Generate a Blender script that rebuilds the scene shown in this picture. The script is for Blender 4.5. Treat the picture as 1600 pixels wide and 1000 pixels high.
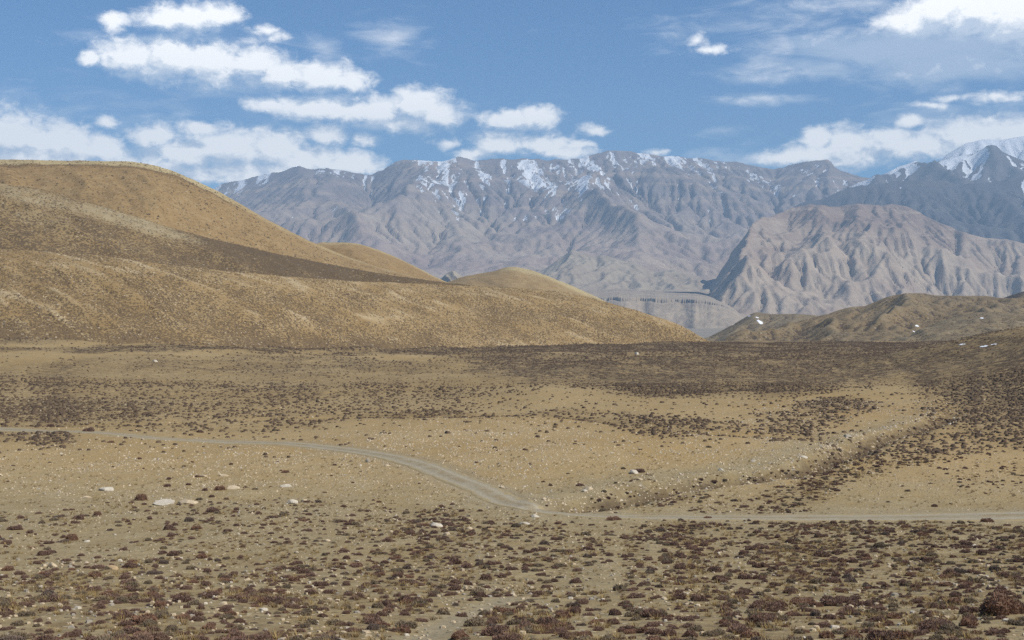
import bpy, math, random
import numpy as np
from mathutils import Vector

for o in list(bpy.data.objects):
    bpy.data.objects.remove(o)
scene = bpy.context.scene
COL = scene.collection
rad = math.radians

# ------------------------------------------------------------------ camera
F = 2100.0          # focal length in pixels of a 1600 wide frame
HZ = 440.0          # eye level row
E = 20.0            # eye height above the reference level of the basin
cam_data = bpy.data.cameras.new('camera')
cam = bpy.data.objects.new('camera', cam_data)
COL.objects.link(cam)
cam.location = (0, 0, E)
cam.rotation_euler = (rad(90), 0, 0)
cam_data.sensor_fit = 'HORIZONTAL'
cam_data.sensor_width = 36.0
cam_data.lens = 36.0 * F / 1600.0
cam_data.shift_y = (HZ - 500.0) / 1600.0
cam_data.clip_start = 0.5
cam_data.clip_end = 90000.0
scene.camera = cam

# ------------------------------------------------------------------ node helpers
class Tree:
    def __init__(self, nt):
        self.nt = nt
    def node(self, typ, **kw):
        n = self.nt.nodes.new(typ)
        for k, v in kw.items():
            setattr(n, k, v)
        return n
    def put(self, sock, v):
        if isinstance(v, bpy.types.NodeSocket):
            self.nt.links.new(v, sock)
        else:
            sock.default_value = v
    def m(self, op, a, b=None, c=None, clamp=False):
        n = self.node('ShaderNodeMath', operation=op, use_clamp=clamp)
        self.put(n.inputs[0], a)
        if b is not None: self.put(n.inputs[1], b)
        if c is not None: self.put(n.inputs[2], c)
        return n.outputs[0]
    def v(self, op, a, b=None, c=None, scale=None):
        n = self.node('ShaderNodeVectorMath', operation=op)
        self.put(n.inputs[0], a)
        if b is not None: self.put(n.inputs[1], b)
        if c is not None: self.put(n.inputs[2], c)
        if scale is not None: self.put(n.inputs['Scale'], scale)
        return n.outputs['Value'] if op in ('LENGTH', 'DOT_PRODUCT', 'DISTANCE') else n.outputs['Vector']
    def smooth(self, x, lo, hi, a=0.0, b=1.0):
        n = self.node('ShaderNodeMapRange', interpolation_type='SMOOTHSTEP')
        self.put(n.inputs['Value'], x)
        self.put(n.inputs['From Min'], lo); self.put(n.inputs['From Max'], hi)
        self.put(n.inputs['To Min'], a); self.put(n.inputs['To Max'], b)
        return n.outputs[0]
    def noise(self, vec, scale, detail=4.0, rough=0.55, dist=0.0, color=False):
        n = self.node('ShaderNodeTexNoise', noise_dimensions='3D')
        self.put(n.inputs['Vector'], vec); self.put(n.inputs['Scale'], scale)
        self.put(n.inputs['Detail'], detail); self.put(n.inputs['Roughness'], rough)
        self.put(n.inputs['Distortion'], dist)
        return n.outputs['Color' if color else 'Fac']
    def voronoi(self, vec, scale, rnd=1.0, feature='F1'):
        n = self.node('ShaderNodeTexVoronoi', feature=feature)
        self.put(n.inputs['Vector'], vec); self.put(n.inputs['Scale'], scale)
        self.put(n.inputs['Randomness'], rnd)
        return n
    def mix(self, fac, a, b, blend='MIX'):
        n = self.node('ShaderNodeMix', data_type='RGBA', blend_type=blend)
        self.put(n.inputs[0], fac)
        for s, v in ((n.inputs[6], a), (n.inputs[7], b)):
            if isinstance(v, (tuple, list)) and len(v) == 3: v = (*v, 1.0)
            self.put(s, v)
        return n.outputs[2]
    def attr(self, name):
        return self.node('ShaderNodeAttribute', attribute_name=name).outputs['Fac']

def ang(px, py):
    """direction of a point of the view as azimuth / elevation, in milliradians"""
    return (1000 * math.atan((px - 800) / F), 1000 * math.atan((HZ - py) / math.hypot(F, px - 800)))

# ------------------------------------------------------------------ world: sky with cumulus
SUN_AZ, SUN_EL = 112.0, 47.0
world = bpy.data.worlds.new('World')
scene.world = world
world.use_nodes = True
W = Tree(world.node_tree)
world.node_tree.nodes.clear()

# x, y, half width, half height (view pixels at the photograph's bearing), strength
CUMULUS = [
 (178,34,24,16,1),(290,28,72,23,1),(338,20,40,17,1),(250,34,36,16,1),(412,48,22,11,.6),(432,57,24,10,.55),
 (142,92,20,13,1),(205,88,62,30,1),(270,92,72,36,1.1),(330,97,72,34,1.1),(398,98,50,32,1),(440,118,50,26,1),(500,120,62,28,1.05),(548,128,38,20,1),
 (245,112,45,18,.7),(345,122,40,22,.7),
 (432,165,60,14,.9),(500,170,80,22,1),(580,176,85,26,1),(655,166,55,32,1.1),(680,180,50,22,.9),(620,196,70,16,.7),
 (510,211,40,17,1),(570,222,24,11,.8),(695,223,21,10,.7),
 (-60,205,110,45,1),(20,212,85,40,1.1),(90,225,70,34,1.1),(160,235,55,30,1),(170,190,20,10,.8),(40,245,150,34,1),
 (240,212,38,20,1),(312,202,40,13,1),(290,240,80,34,1),(360,232,80,34,1.1),(430,232,60,36,1.1),(480,250,70,32,1.1),(550,256,55,24,1.1),(400,270,150,26,1),(240,262,120,25,.9),
 (790,188,46,19,1.05),(840,185,46,20,1.05),(780,225,52,22,1),(845,224,55,18,1),(738,240,34,11,.9),(885,238,55,11,.9),(905,226,30,9,.8),
 (928,203,28,10,.7),(1090,60,14,12,.5),(1113,78,30,9,.6),(1030,237,22,6,.6),
 (1430,34,64,22,1.1),(1470,18,70,30,1.2),(1530,14,100,40,1.35),(1605,22,95,44,1.3),(1575,50,50,18,1.0),(1700,40,120,50,1.1),
 (1280,215,32,22,1.1),(1325,218,52,24,1.05),(1385,210,46,14,1),(1420,188,20,10,1),(1235,247,62,14,1),(1310,243,95,26,1.05),(1430,230,95,26,1),(1520,212,85,28,1),(1600,215,90,34,1),
 (1458,164,30,6,.6),(1560,152,46,8,.55),(1490,152,30,6,.4),
]
VEILS = [(1420,74,260,40,.8),(1290,105,160,20,.6),(1200,118,70,15,.45),(1195,154,90,11,.55),(1310,6,160,26,.35),(1490,100,180,40,.7),(1180,40,180,26,.2),
 (610,58,60,36,.32),(508,74,36,20,.36),(345,140,110,26,.25),(700,172,70,20,.3),(300,60,160,20,.2),(1520,180,150,40,.3),(1130,205,40,10,.25),(1200,250,120,30,.3),(200,170,300,30,.14)]

def build_cloud_group(full=True):
    g = bpy.data.node_groups.new('cloud_density', 'ShaderNodeTree')
    g.interface.new_socket('P', in_out='INPUT', socket_type='NodeSocketVector')
    g.interface.new_socket('Cumulus', in_out='OUTPUT', socket_type='NodeSocketFloat')
    g.interface.new_socket('Veil', in_out='OUTPUT', socket_type='NodeSocketFloat')
    T = Tree(g)
    gi = T.node('NodeGroupInput'); go = T.node('NodeGroupOutput')
    p = gi.outputs[0]
    # large curl of the outline
    wn = T.noise(T.v('MULTIPLY', p, (0.030, 0.045, 0.0)), 1.0, 3.0, 0.5, color=True)
    w = T.v('MULTIPLY_ADD', wn, (16.0, 10.0, 0.0), (-8.0, -5.0, 0.0))
    q = T.v('ADD', p, w)
    def field(blobs):
        acc = None
        for (x, y, rx, ry, amp) in blobs:
            a, e = ang(x, y)
            k = 1000.0 / F
            ix, iy = 1 / (rx * k * 1.12), 1 / (ry * k * 1.12)
            d = T.v('LENGTH', T.v('MULTIPLY_ADD', q, (ix, iy, 0.0), (-a * ix, -e * iy, 0.0)))
            b = T.m('MULTIPLY_ADD', d, -amp, amp)
            acc = b if acc is None else T.m('SMOOTH_MAX', acc, b, 0.12)
        return acc
    cum = field([c for c in CUMULUS if full or c[2] >= 36])
    # beyond the frame the same kind of broken cumulus goes on
    sx = T.node('ShaderNodeSeparateXYZ'); T.put(sx.inputs[0], p)
    outside = T.m('MAXIMUM', T.smooth(T.m('ABSOLUTE', sx.outputs[0]), 400.0, 520.0), T.smooth(sx.outputs[1], 225.0, 300.0))
    gen = T.noise(T.v('MULTIPLY', p, (0.006, 0.012, 0.0)), 1.0, 2.0, 0.5)
    gen = T.m('MULTIPLY_ADD', T.m('SUBTRACT', gen, 0.63), 4.0, 0.0)
    gen = T.m('MULTIPLY_ADD', outside, T.m('ADD', gen, 2.0), -2.0)
    cum = T.m('MAXIMUM', cum, gen)
    # billows, finer near the edges
    n1 = T.noise(T.v('MULTIPLY', p, (0.085, 0.125, 0.0)), 1.0, 8.0, 0.62, 0.35)
    c = T.m('MULTIPLY_ADD', T.m('SUBTRACT', n1, 0.5), 1.35, cum)
    g.links.new(c, go.inputs[0])
    if full:
        n2 = T.noise(T.v('MULTIPLY', p, (0.022, 0.085, 0.0)), 1.0, 5.0, 0.6, 0.6)
        vv = T.m('MULTIPLY_ADD', T.m('SUBTRACT', n2, 0.5), 0.95, field(VEILS))
        g.links.new(vv, go.inputs[1])
    return g

def build_world():
    sky = W.node('ShaderNodeTexSky', sky_type='NISHITA', sun_disc=False)
    sky.sun_elevation = rad(SUN_EL); sky.sun_rotation = rad(SUN_AZ)
    sky.altitude = 3800.0; sky.air_density = 1.0; sky.dust_density = 0.45; sky.ozone_density = 2.0
    g_full, g_light = build_cloud_group(), build_cloud_group(False)
    tc = W.node('ShaderNodeTexCoord')
    d = tc.outputs['Generated']
    s = W.node('ShaderNodeSeparateXYZ'); W.put(s.inputs[0], d)
    az = W.m('MULTIPLY', W.m('ARCTAN2', s.outputs[0], s.outputs[1]), 1000.0)
    el = W.m('MULTIPLY', W.m('ARCSINE', s.outputs[2]), 1000.0)
    c = W.node('ShaderNodeCombineXYZ'); W.put(c.inputs[0], az); W.put(c.inputs[1], el)
    P = c.outputs[0]
    def ev(p, g):
        n = W.node('ShaderNodeGroup', node_tree=g); W.put(n.inputs[0], p); return n.outputs
    a = ev(P, g_full); b = ev(W.v('ADD', P, (6.0, 12.0, 0.0)), g_light)
    dens = W.smooth(a[0], -0.12, 0.66)
    veil = W.m('MULTIPLY', W.smooth(a[1], -0.05, 0.65), 0.62)
    alpha = W.m('SUBTRACT', 1.0, W.m('MULTIPLY', W.m('SUBTRACT', 1.0, W.m('MULTIPLY', dens, 0.97)), W.m('SUBTRACT', 1.0, veil)))
    up = W.smooth(el, 0.0, 14.0)
    alpha = W.m('MULTIPLY', alpha, up)
    lit = W.m('MULTIPLY_ADD', W.m('SUBTRACT', a[0], b[0]), 1.7, 0.52, clamp=True)
    ccol = W.mix(lit, (7.4, 8.4, 9.8), (15.2, 14.9, 14.4))
    skyc = W.mix(1.0, sky.outputs[0], SKY_TINT, 'MULTIPLY')
    col = W.mix(alpha, skyc, ccol)
    bg = W.node('ShaderNodeBackground'); W.put(bg.inputs[0], col); bg.inputs[1].default_value = 0.1
    out = W.node('ShaderNodeOutputWorld')
    world.node_tree.links.new(bg.outputs[0], out.inputs[0])
SKY_TINT = (0.55, 0.91, 1.14)
world.cycles.sampling_method = 'MANUAL'
world.cycles.sample_map_resolution = 256
build_world()

sun_d = bpy.data.lights.new('sun', 'SUN')
sun_d.energy = 4.9; sun_d.angle = rad(0.53); sun_d.color = (1.0, 0.955, 0.88)
sun = bpy.data.objects.new('sun', sun_d); COL.objects.link(sun)
sdir = Vector((math.sin(rad(SUN_AZ)) * math.cos(rad(SUN_EL)), math.cos(rad(SUN_AZ)) * math.cos(rad(SUN_EL)), math.sin(rad(SUN_EL))))
sun.rotation_euler = sdir.to_track_quat('Z', 'Y').to_euler()
sun.location = (300, 0, 300)

scene.view_settings.view_transform = 'Standard'
scene.view_settings.look = 'None'
scene.view_settings.exposure = 0.08
scene.view_settings.gamma = 1.0
scene.view_settings.use_curve_mapping = False
scene.render.engine = 'CYCLES'
scene.cycles.max_bounces = 3
scene.cycles.diffuse_bounces = 2
scene.cycles.volume_bounces = 0
scene.cycles.use_denoising = False
scene.cycles.denoiser = 'OPENIMAGEDENOISE'
scene.cycles.denoising_input_passes = 'RGB_ALBEDO_NORMAL'
scene.cycles.denoising_prefilter = 'ACCURATE'

# ------------------------------------------------------------------ numpy noise
class Noise:
    def __init__(self, seed):
        r = np.random.default_rng(seed)
        self.p = np.concatenate([r.permutation(1024)] * 2)
        a = r.random(1024) * 2 * np.pi
        self.gx, self.gy = np.cos(a), np.sin(a)
    def __call__(self, x, y):
        x = np.asarray(x, float); y = np.asarray(y, float)
        xf, yf = np.floor(x), np.floor(y)
        xi, yi = xf.astype(np.int64) & 1023, yf.astype(np.int64) & 1023
        x, y = x - xf, y - yf
        u = x * x * x * (x * (x * 6 - 15) + 10); v = y * y * y * (y * (y * 6 - 15) + 10)
        x1, y1 = (xi + 1) & 1023, (yi + 1) & 1023
        p = self.p
        def g(ix, iy, dx, dy):
            h = p[p[ix] + iy]
            return self.gx[h] * dx + self.gy[h] * dy
        a = g(xi, yi, x, y); b = g(x1, yi, x - 1, y)
        c = g(xi, y1, x, y - 1); d = g(x1, y1, x - 1, y - 1)
        return (a + u * (b - a) + v * ((c + u * (d - c)) - (a + u * (b - a)))) * 1.5
    def fbm(self, x, y, o=4, gain=0.5, lac=2.03):
        s, a, t = 0.0, 1.0, 0.0
        for i in range(o):
            s = s + a * self(x + 17.3 * i, y - 9.1 * i); t += a; a *= gain; x = x * lac; y = y * lac
        return s / t
    def ridged(self, x, y, o=4, gain=0.5, lac=2.03):
        s, a, t, w = 0.0, 1.0, 0.0, 1.0
        for i in range(o):
            r = (1 - np.abs(self(x + 31.7 * i, y + 12.9 * i))) ** 2
            s = s + a * r * w; w = np.clip(r * 1.6, 0, 1); t += a; a *= gain; x = x * lac; y = y * lac
        return s / t
NZ = Noise(7); NZ2 = Noise(23); NZ3 = Noise(91)

def sstep(x, a, b):
    t = np.clip((np.asarray(x, float) - a) / (b - a), 0, 1)
    return t * t * (3 - 2 * t)

def curve(xs, ys):
    """monotone cubic through control points"""
    xs = np.array(xs, float); ys = np.array(ys, float)
    h = np.diff(xs); d = np.diff(ys) / h
    m = np.zeros_like(ys); m[0], m[-1] = d[0], d[-1]
    for i in range(1, len(xs) - 1):
        if d[i - 1] * d[i] > 0:
            w1, w2 = 2 * h[i] + h[i - 1], h[i] + 2 * h[i - 1]
            m[i] = (w1 + w2) / (w1 / d[i - 1] + w2 / d[i])
    def f(x):
        x = np.asarray(x, float)
        i = np.clip(np.searchsorted(xs, x) - 1, 0, len(h) - 1)
        t = (np.clip(x, xs[0], xs[-1]) - xs[i]) / h[i]
        t2, t3 = t * t, t * t * t
        return ((2 * t3 - 3 * t2 + 1) * ys[i] + (t3 - 2 * t2 + t) * h[i] * m[i] + (-2 * t3 + 3 * t2) * ys[i + 1] + (t3 - t2) * h[i] * m[i + 1])
    return f

def project(X, Y, Z):
    Yc = np.maximum(Y, 1.0)
    return 800 + F * X / Yc, HZ - F * (Z - E) / Yc

# ------------------------------------------------------------------ mesh helpers
def grid_faces(nr, nc):
    i = np.arange(nr * nc).reshape(nr, nc)
    return np.stack([i[:-1, :-1], i[:-1, 1:], i[1:, 1:], i[1:, :-1]], -1).reshape(-1, 4)

def mesh_from(name, verts, faces, mats=(), smooth=True, attrs=None, parent=None, link=True):
    verts = np.asarray(verts, np.float32).reshape(-1, 3); faces = np.asarray(faces, np.int32)
    me = bpy.data.meshes.new(name)
    me.vertices.add(len(verts)); me.vertices.foreach_set('co', verts.ravel())
    n, k = faces.shape
    me.loops.add(n * k); me.loops.foreach_set('vertex_index', faces.ravel())
    me.polygons.add(n); me.polygons.foreach_set('loop_start', np.arange(n, dtype=np.int32) * k)
    me.update(calc_edges=True)
    me.polygons.foreach_set('use_smooth', np.full(n, smooth, dtype=bool))
    for m in mats: me.materials.append(m)
    for an, av in (attrs or {}).items():
        a = me.attributes.new(an, 'FLOAT', 'POINT')
        a.data.foreach_set('value', np.asarray(av, np.float32).ravel())
    if not link: return me
    o = bpy.data.objects.new(name, me)
    COL.objects.link(o)
    if parent: o.parent = parent
    return o

def structure(o, label=None):
    o['kind'] = 'structure'
    if label: o['label'] = label
    return o
def stuff(o, label, cat):
    o['kind'] = 'stuff'; o['label'] = label; o['category'] = cat
    return o
def thing(o, label, cat, group=None):
    o['label'] = label; o['category'] = cat
    if group: o['group'] = group
    return o

# ------------------------------------------------------------------ materials
def new_mat(name, rough=0.95):
    m = bpy.data.materials.new(name); m.use_nodes = True
    T = Tree(m.node_tree)
    b = m.node_tree.nodes['Principled BSDF']
    b.inputs['Roughness'].default_value = rough
    b.inputs['Specular IOR Level'].default_value = 0.15
    pos = T.node('ShaderNodeNewGeometry').outputs['Position']
    return m, T, b, pos
def set_bump(T, b, h, dist, strength=1.0):
    n = T.node('ShaderNodeBump'); n.inputs['Distance'].default_value = dist; n.inputs['Strength'].default_value = strength
    T.put(n.inputs['Height'], h); T.nt.links.new(n.outputs[0], b.inputs['Normal'])

def ground_material():
    m, T, b, pos = new_mat('dry_steppe_soil')
    grey = T.attr('grey'); veg = T.attr('veg'); bare = T.attr('bare')
    big = T.noise(pos, 0.03, 4, 0.6)
    mid = T.noise(pos, 0.35, 5, 0.6)
    fine = T.noise(pos, 3.0, 5, 0.7)
    tan = T.mix(T.smooth(big, 0.35, 0.65), (0.368, 0.250, 0.104), (0.412, 0.295, 0.140))
    gry = T.mix(T.smooth(mid, 0.35, 0.65), (0.290, 0.222, 0.112), (0.340, 0.270, 0.148))
    c = T.mix(T.m('MULTIPLY_ADD', T.m('SUBTRACT', mid, 0.5), 0.9, grey, clamp=True), tan, gry)
    # dry grass tint in the scrub
    c = T.mix(T.m('MULTIPLY', T.smooth(T.noise(pos, 0.9, 4, 0.65), 0.45, 0.62), T.m('MULTIPLY', veg, 0.55)), c, (0.275, 0.185, 0.075))
    c = T.mix(T.m('MULTIPLY', T.smooth(T.noise(pos, 1.3, 3, 0.6), 0.42, 0.62), T.m('MULTIPLY', veg, 0.5)), c, (0.125, 0.090, 0.055))
    far_v = T.m('MULTIPLY', T.attr('litter_shade'), T.smooth(T.noise(pos, 0.55, 4, 0.65), 0.36, 0.56))  # far scrub cover, plus painted bank shade along the gully
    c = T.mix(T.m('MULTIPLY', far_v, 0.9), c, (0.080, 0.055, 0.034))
    c = T.mix(T.m('MULTIPLY', T.attr('channel_scrub_shade'), T.smooth(T.noise(pos, 1.2, 4, 0.65), 0.25, 0.5)), c, (0.085, 0.062, 0.038))  # gully bed darkened: shrub cover and bank shade painted into the soil
    c = T.mix(bare, c, (0.29, 0.245, 0.165))
    # gravel chips too small to model
    v = T.voronoi(pos, 3.4)
    sz = T.node('ShaderNodeSeparateColor'); T.put(sz.inputs[0], v.outputs['Color'])
    chip = T.m('MULTIPLY', T.smooth(v.outputs['Distance'], 0.34, 0.22), T.smooth(sz.outputs[0], 0.50, 0.54))
    c = T.mix(T.m('MULTIPLY', chip, 0.8), c, T.mix(T.smooth(sz.outputs[1], .55, .6), (0.58, 0.48, 0.32), (0.16, 0.12, 0.08)))
    c = T.mix(T.smooth(fine, 0.3, 0.7, 0.0, 0.35), c, T.mix(1.0, c, (0.55, 0.52, 0.5), 'MULTIPLY'))
    T.put(b.inputs['Base Color'], c)
    h = T.m('ADD', T.m('MULTIPLY', fine, 0.6), T.m('ADD', mid, T.m('MULTIPLY', chip, 0.5)))
    set_bump(T, b, h, 0.13, 0.9)
    return m

def track_material():
    m, T, b, pos = new_mat('gravel_track')
    rut = T.attr('rut')
    n = T.noise(pos, 0.5, 5, 0.65); f = T.noise(pos, 4.0, 4, 0.7)
    c = T.mix(T.smooth(n, 0.3, 0.7), (0.295, 0.245, 0.160), (0.350, 0.295, 0.200))
    c = T.mix(T.m('MULTIPLY', T.smooth(T.noise(pos, 0.8, 4, 0.65), 0.35, 0.6), T.m('MULTIPLY_ADD', rut, -0.8, 0.8)), c, (0.27, 0.20, 0.10))
    c = T.mix(T.m('MULTIPLY', rut, 0.7), c, (0.39, 0.34, 0.245))
    v = T.voronoi(pos, 6.0)
    c = T.mix(T.m('MULTIPLY', T.smooth(v.outputs['Distance'], 0.3, 0.15), 0.6), c, (0.52, 0.46, 0.34))
    c = T.mix(T.smooth(f, 0.35, 0.75, 0.0, 0.4), c, (0.15, 0.13, 0.095))
    eg = T.m('MULTIPLY_ADD', T.m('SUBTRACT', T.noise(pos, 0.9, 4, 0.65), 0.5), 1.6, T.attr('side'))
    c = T.mix(T.m('MULTIPLY', T.smooth(eg, 0.55, 0.95), 0.85), c, (0.33, 0.255, 0.13))
    T.put(b.inputs['Base Color'], c)
    set_bump(T, b, f, 0.08, 0.8)
    return m

def hill_material(name, base, base2, pale, dark, cell, amt=1.0, bump=0.5, smear=0.35):
    """slope with tufts of scrub seen from afar; veg = how dense, pale = bare stony soil"""
    m, T, b, pos = new_mat(name)
    veg = T.attr('veg'); pl = T.attr('pale')
    big = T.noise(pos, 0.012, 4, 0.6)
    n = T.noise(pos, 0.10, 5, 0.65)
    c = T.mix(T.smooth(T.m('MULTIPLY_ADD', n, 0.5, T.m('MULTIPLY', big, 0.5)), 0.38, 0.62), base, base2)
    c = T.mix(T.m('MULTIPLY_ADD', T.m('SUBTRACT', n, 0.5), 1.0, pl, clamp=True), c, pale)
    c = T.mix(T.m('MULTIPLY', T.smooth(veg, 0.5, 1.0), smear), c, dark)
    s1 = T.noise(pos, 1.0 / cell, 2, 0.6)
    s2 = T.noise(pos, 0.25 / cell, 3, 0.6)
    thr = T.m('MULTIPLY_ADD', veg, -0.24, 0.64)
    tuft = T.smooth(T.m('SUBTRACT', T.m('MULTIPLY_ADD', s2, 0.22, T.m('MULTIPLY', s1, 0.78)), thr), -0.03, 0.05)
    c = T.mix(T.m('MULTIPLY', tuft, 0.85 * amt), c, dark)
    st = T.voronoi(pos, 0.55 / cell)
    sc = T.node('ShaderNodeSeparateColor'); T.put(sc.inputs[0], st.outputs['Color'])
    stone = T.m('MULTIPLY', T.smooth(st.outputs['Distance'], 0.32, 0.2), T.smooth(sc.outputs[0], 0.86, 0.9))
    c = T.mix(T.m('MULTIPLY', stone, 0.5), c, (0.46, 0.40, 0.30))
    T.put(b.inputs['Base Color'], c)
    set_bump(T, b, T.m('ADD', tuft, T.m('MULTIPLY', n, 1.5)), bump, 0.8)
    return m

def rock_material(name, cols, zlo, zhi, sc=1.0, snow=True, snow_soft=0.05):
    m, T, b, pos = new_mat(name, 0.9)
    s = T.node('ShaderNodeSeparateXYZ'); T.put(s.inputs[0], pos)
    big = T.noise(pos, 0.0007 * sc, 5, 0.6, 0.4)
    mid = T.noise(pos, 0.004 * sc, 6, 0.65)
    fine = T.noise(pos, 0.025 * sc, 5, 0.7)
    band = T.noise(T.v('MULTIPLY', pos, (0.0006, 0.0006, 0.011)), 1.0 * sc, 5, 0.6, 0.5)
    c = T.mix(T.smooth(big, 0.40, 0.60), cols[0], cols[1])
    hgt = T.m('MULTIPLY_ADD', T.m('SUBTRACT', big, 0.5), (zhi - zlo) * 1.2, s.outputs[2])
    c = T.mix(T.smooth(hgt, zlo, zhi), c, cols[2])
    c = T.mix(T.smooth(band, 0.48, 0.62, 0.0, 0.6), c, cols[3])
    c = T.mix(T.smooth(mid, 0.35, 0.7, 0.0, 0.55), c, T.mix(1.0, c, (0.62, 0.58, 0.58), 'MULTIPLY'))
    c = T.mix(T.smooth(fine, 0.42, 0.62, 0.0, 0.4), c, T.mix(1.0, c, (0.74, 0.72, 0.74), 'MULTIPLY'))
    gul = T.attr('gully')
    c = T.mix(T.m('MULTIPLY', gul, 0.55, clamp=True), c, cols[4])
    if snow:
        sn = T.attr('snow')
        x = T.m('ADD', sn, T.m('MULTIPLY', T.m('SUBTRACT', fine, 0.5), 0.5))
        dg = T.v('DOT_PRODUCT', pos, (0.80, 0.25, -0.60)); dl = T.v('DOT_PRODUCT', pos, (0.55, 0.0, 0.83))
        cv = T.node('ShaderNodeCombineXYZ'); T.put(cv.inputs[0], T.m('MULTIPLY', dg, 0.0085)); T.put(cv.inputs[1], T.m('MULTIPLY', dl, 0.0016))
        x = T.m('ADD', x, T.m('MULTIPLY', T.m('SUBTRACT', T.noise(cv.outputs[0], 1.0, 4, 0.55), 0.5), 2.5))
        c = T.mix(T.smooth(x, 0.5 - snow_soft, 0.5 + snow_soft), c, (0.86, 0.88, 0.92))
    T.put(b.inputs['Base Color'], c)
    set_bump(T, b, T.m('ADD', fine, T.m('MULTIPLY', T.noise(pos, 0.08 * sc, 4, 0.7), 0.4)), 14.0 / sc, 0.9)
    return m

M_ground = ground_material()
M_track = track_material()

# ------------------------------------------------------------------ the basin floor
TY = [-60, 0, 15, 29, 40, 54, 70, 92, 112, 135, 165, 195, 235, 275, 330, 420, 540, 640, 720, 1000, 1300, 1500, 2000, 2600]
TZ = [9, -1.9, -4.6, -7.7, -9.7, -11.8, -13.7, -15.8, -17.1, -18.0, -18.9, -19.5, -20.3, -21.0, -22.2, -24.2, -27.4, -30.0, -32.8, -44.9, -58.2, -68, -110, -200]
prof = curve(TY, TZ)

def ground_base(X, Y):
    z = E + prof(Y)
    z = z + 7.5 * sstep(-X, 25, 175) * sstep(Y, 170, 420)                  # apron below the left hills
    z = z + 12.5 * sstep(X, 78, 150) * sstep(Y, 130, 300) * (1 - sstep(Y, 335, 460))   # shrubby knoll on the right
    z = z + 1.3 * np.exp(-((X - 12) / 26) ** 2 - ((Y - 150) / 32) ** 2)   # stony fan
    return z

def unproject(px, py, fn=ground_base):
    px = np.atleast_1d(np.asarray(px, float)); py = np.atleast_1d(np.asarray(py, float))
    Yt = np.geomspace(12, 1400, 900)
    out = []
    for a, b in zip(px, py):
        Xt = Yt * (a - 800) / F
        q = HZ - F * (fn(Xt, Yt) - E) / Yt
        i = np.argmax(q <= b)
        if q[i] > b: i = len(Yt) - 1
        i = max(i, 1)
        t = (q[i - 1] - b) / max(q[i - 1] - q[i], 1e-9)
        y = Yt[i - 1] + np.clip(t, 0, 1) * (Yt[i] - Yt[i - 1])
        out.append((y * (a - 800) / F, y))
    return np.array(out)

def smooth_line(pts, n=240):
    pts = np.array(pts, float)
    s = np.concatenate([[0], np.cumsum(np.hypot(*np.diff(pts, axis=0).T))])
    fx, fy = curve(s, pts[:, 0]), curve(s, pts[:, 1])
    t = np.linspace(0, s[-1], n)
    P = np.stack([fx(t), fy(t)], -1)
    for _ in range(6): P[1:-1] = 0.25 * P[:-2] + 0.5 * P[1:-1] + 0.25 * P[2:]
    return P

def dist_line(X, Y, L):
    """distance to a polyline, and which side (positive: left of its direction)"""
    X = np.asarray(X, float); Y = np.asarray(Y, float)
    best = np.full(X.shape, 1e9); side = np.zeros(X.shape); par = np.zeros(X.shape)
    step = max(1, len(L) // 70)
    Q = L[::step]
    lo, hi = Q.min(0) - 30, Q.max(0) + 30
    sel = (X > lo[0]) & (X < hi[0]) & (Y > lo[1]) & (Y < hi[1])
    x, y = X[sel], Y[sel]
    bb = np.full(x.shape, 1e9); ss = np.zeros(x.shape); pp = np.zeros(x.shape)
    for k in range(len(Q) - 1):
        a, b = Q[k], Q[k + 1]; d = b - a; l2 = d @ d + 1e-9
        t = np.clip(((x - a[0]) * d[0] + (y - a[1]) * d[1]) / l2, 0, 1)
        ex, ey = x - a[0] - t * d[0], y - a[1] - t * d[1]
        r = np.hypot(ex, ey); c = r < bb
        bb[c] = r[c]; ss[c] = np.sign(d[0] * ey - d[1] * ex)[c]; pp[c] = (k + t[c]) / (len(Q) - 1)
    best[sel] = bb; side[sel] = ss; par[sel] = pp
    return best, side, par

def from_view(pts):
    p = np.array(pts, float)
    return smooth_line(unproject(p[:, 0], p[:, 1]))
TRACK = from_view([(-330,640),(-120,655),(0,668),(130,677),(260,686),(400,690),(480,694),(560,704),(640,722),(700,743),(760,766),(820,787),(875,798),(950,803),(1100,804),(1300,803),(1450,801),(1600,800),(1800,797)])
GULLY = from_view([(880,789),(960,776),(1030,762),(1110,749),(1200,741),(1262,727),(1320,704),(1380,682),(1440,668),(1478,652),(1485,632),(1462,606),(1420,580),(1375,558)])
SWALE = from_view([(-100,658),(150,662),(400,655),(640,648),(800,646),(900,650),(1000,666),(1120,678),(1290,686),(1330,700)])
TRAIL = from_view([(630,1030),(660,992),(690,968),(722,952),(790,930)])
TW = 1.75

def track_wide(X):
    return 1 + 0.75 * sstep(X, 4, 22)

def masks(X, Y):
    dt, _, _ = dist_line(X, Y, TRACK)
    dg, sg, _ = dist_line(X, Y, GULLY)
    ds, _, _ = dist_line(X, Y, SWALE)
    dr, _, _ = dist_line(X, Y, TRAIL)
    return dt / track_wide(X), dg, sg, ds, dr

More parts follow.
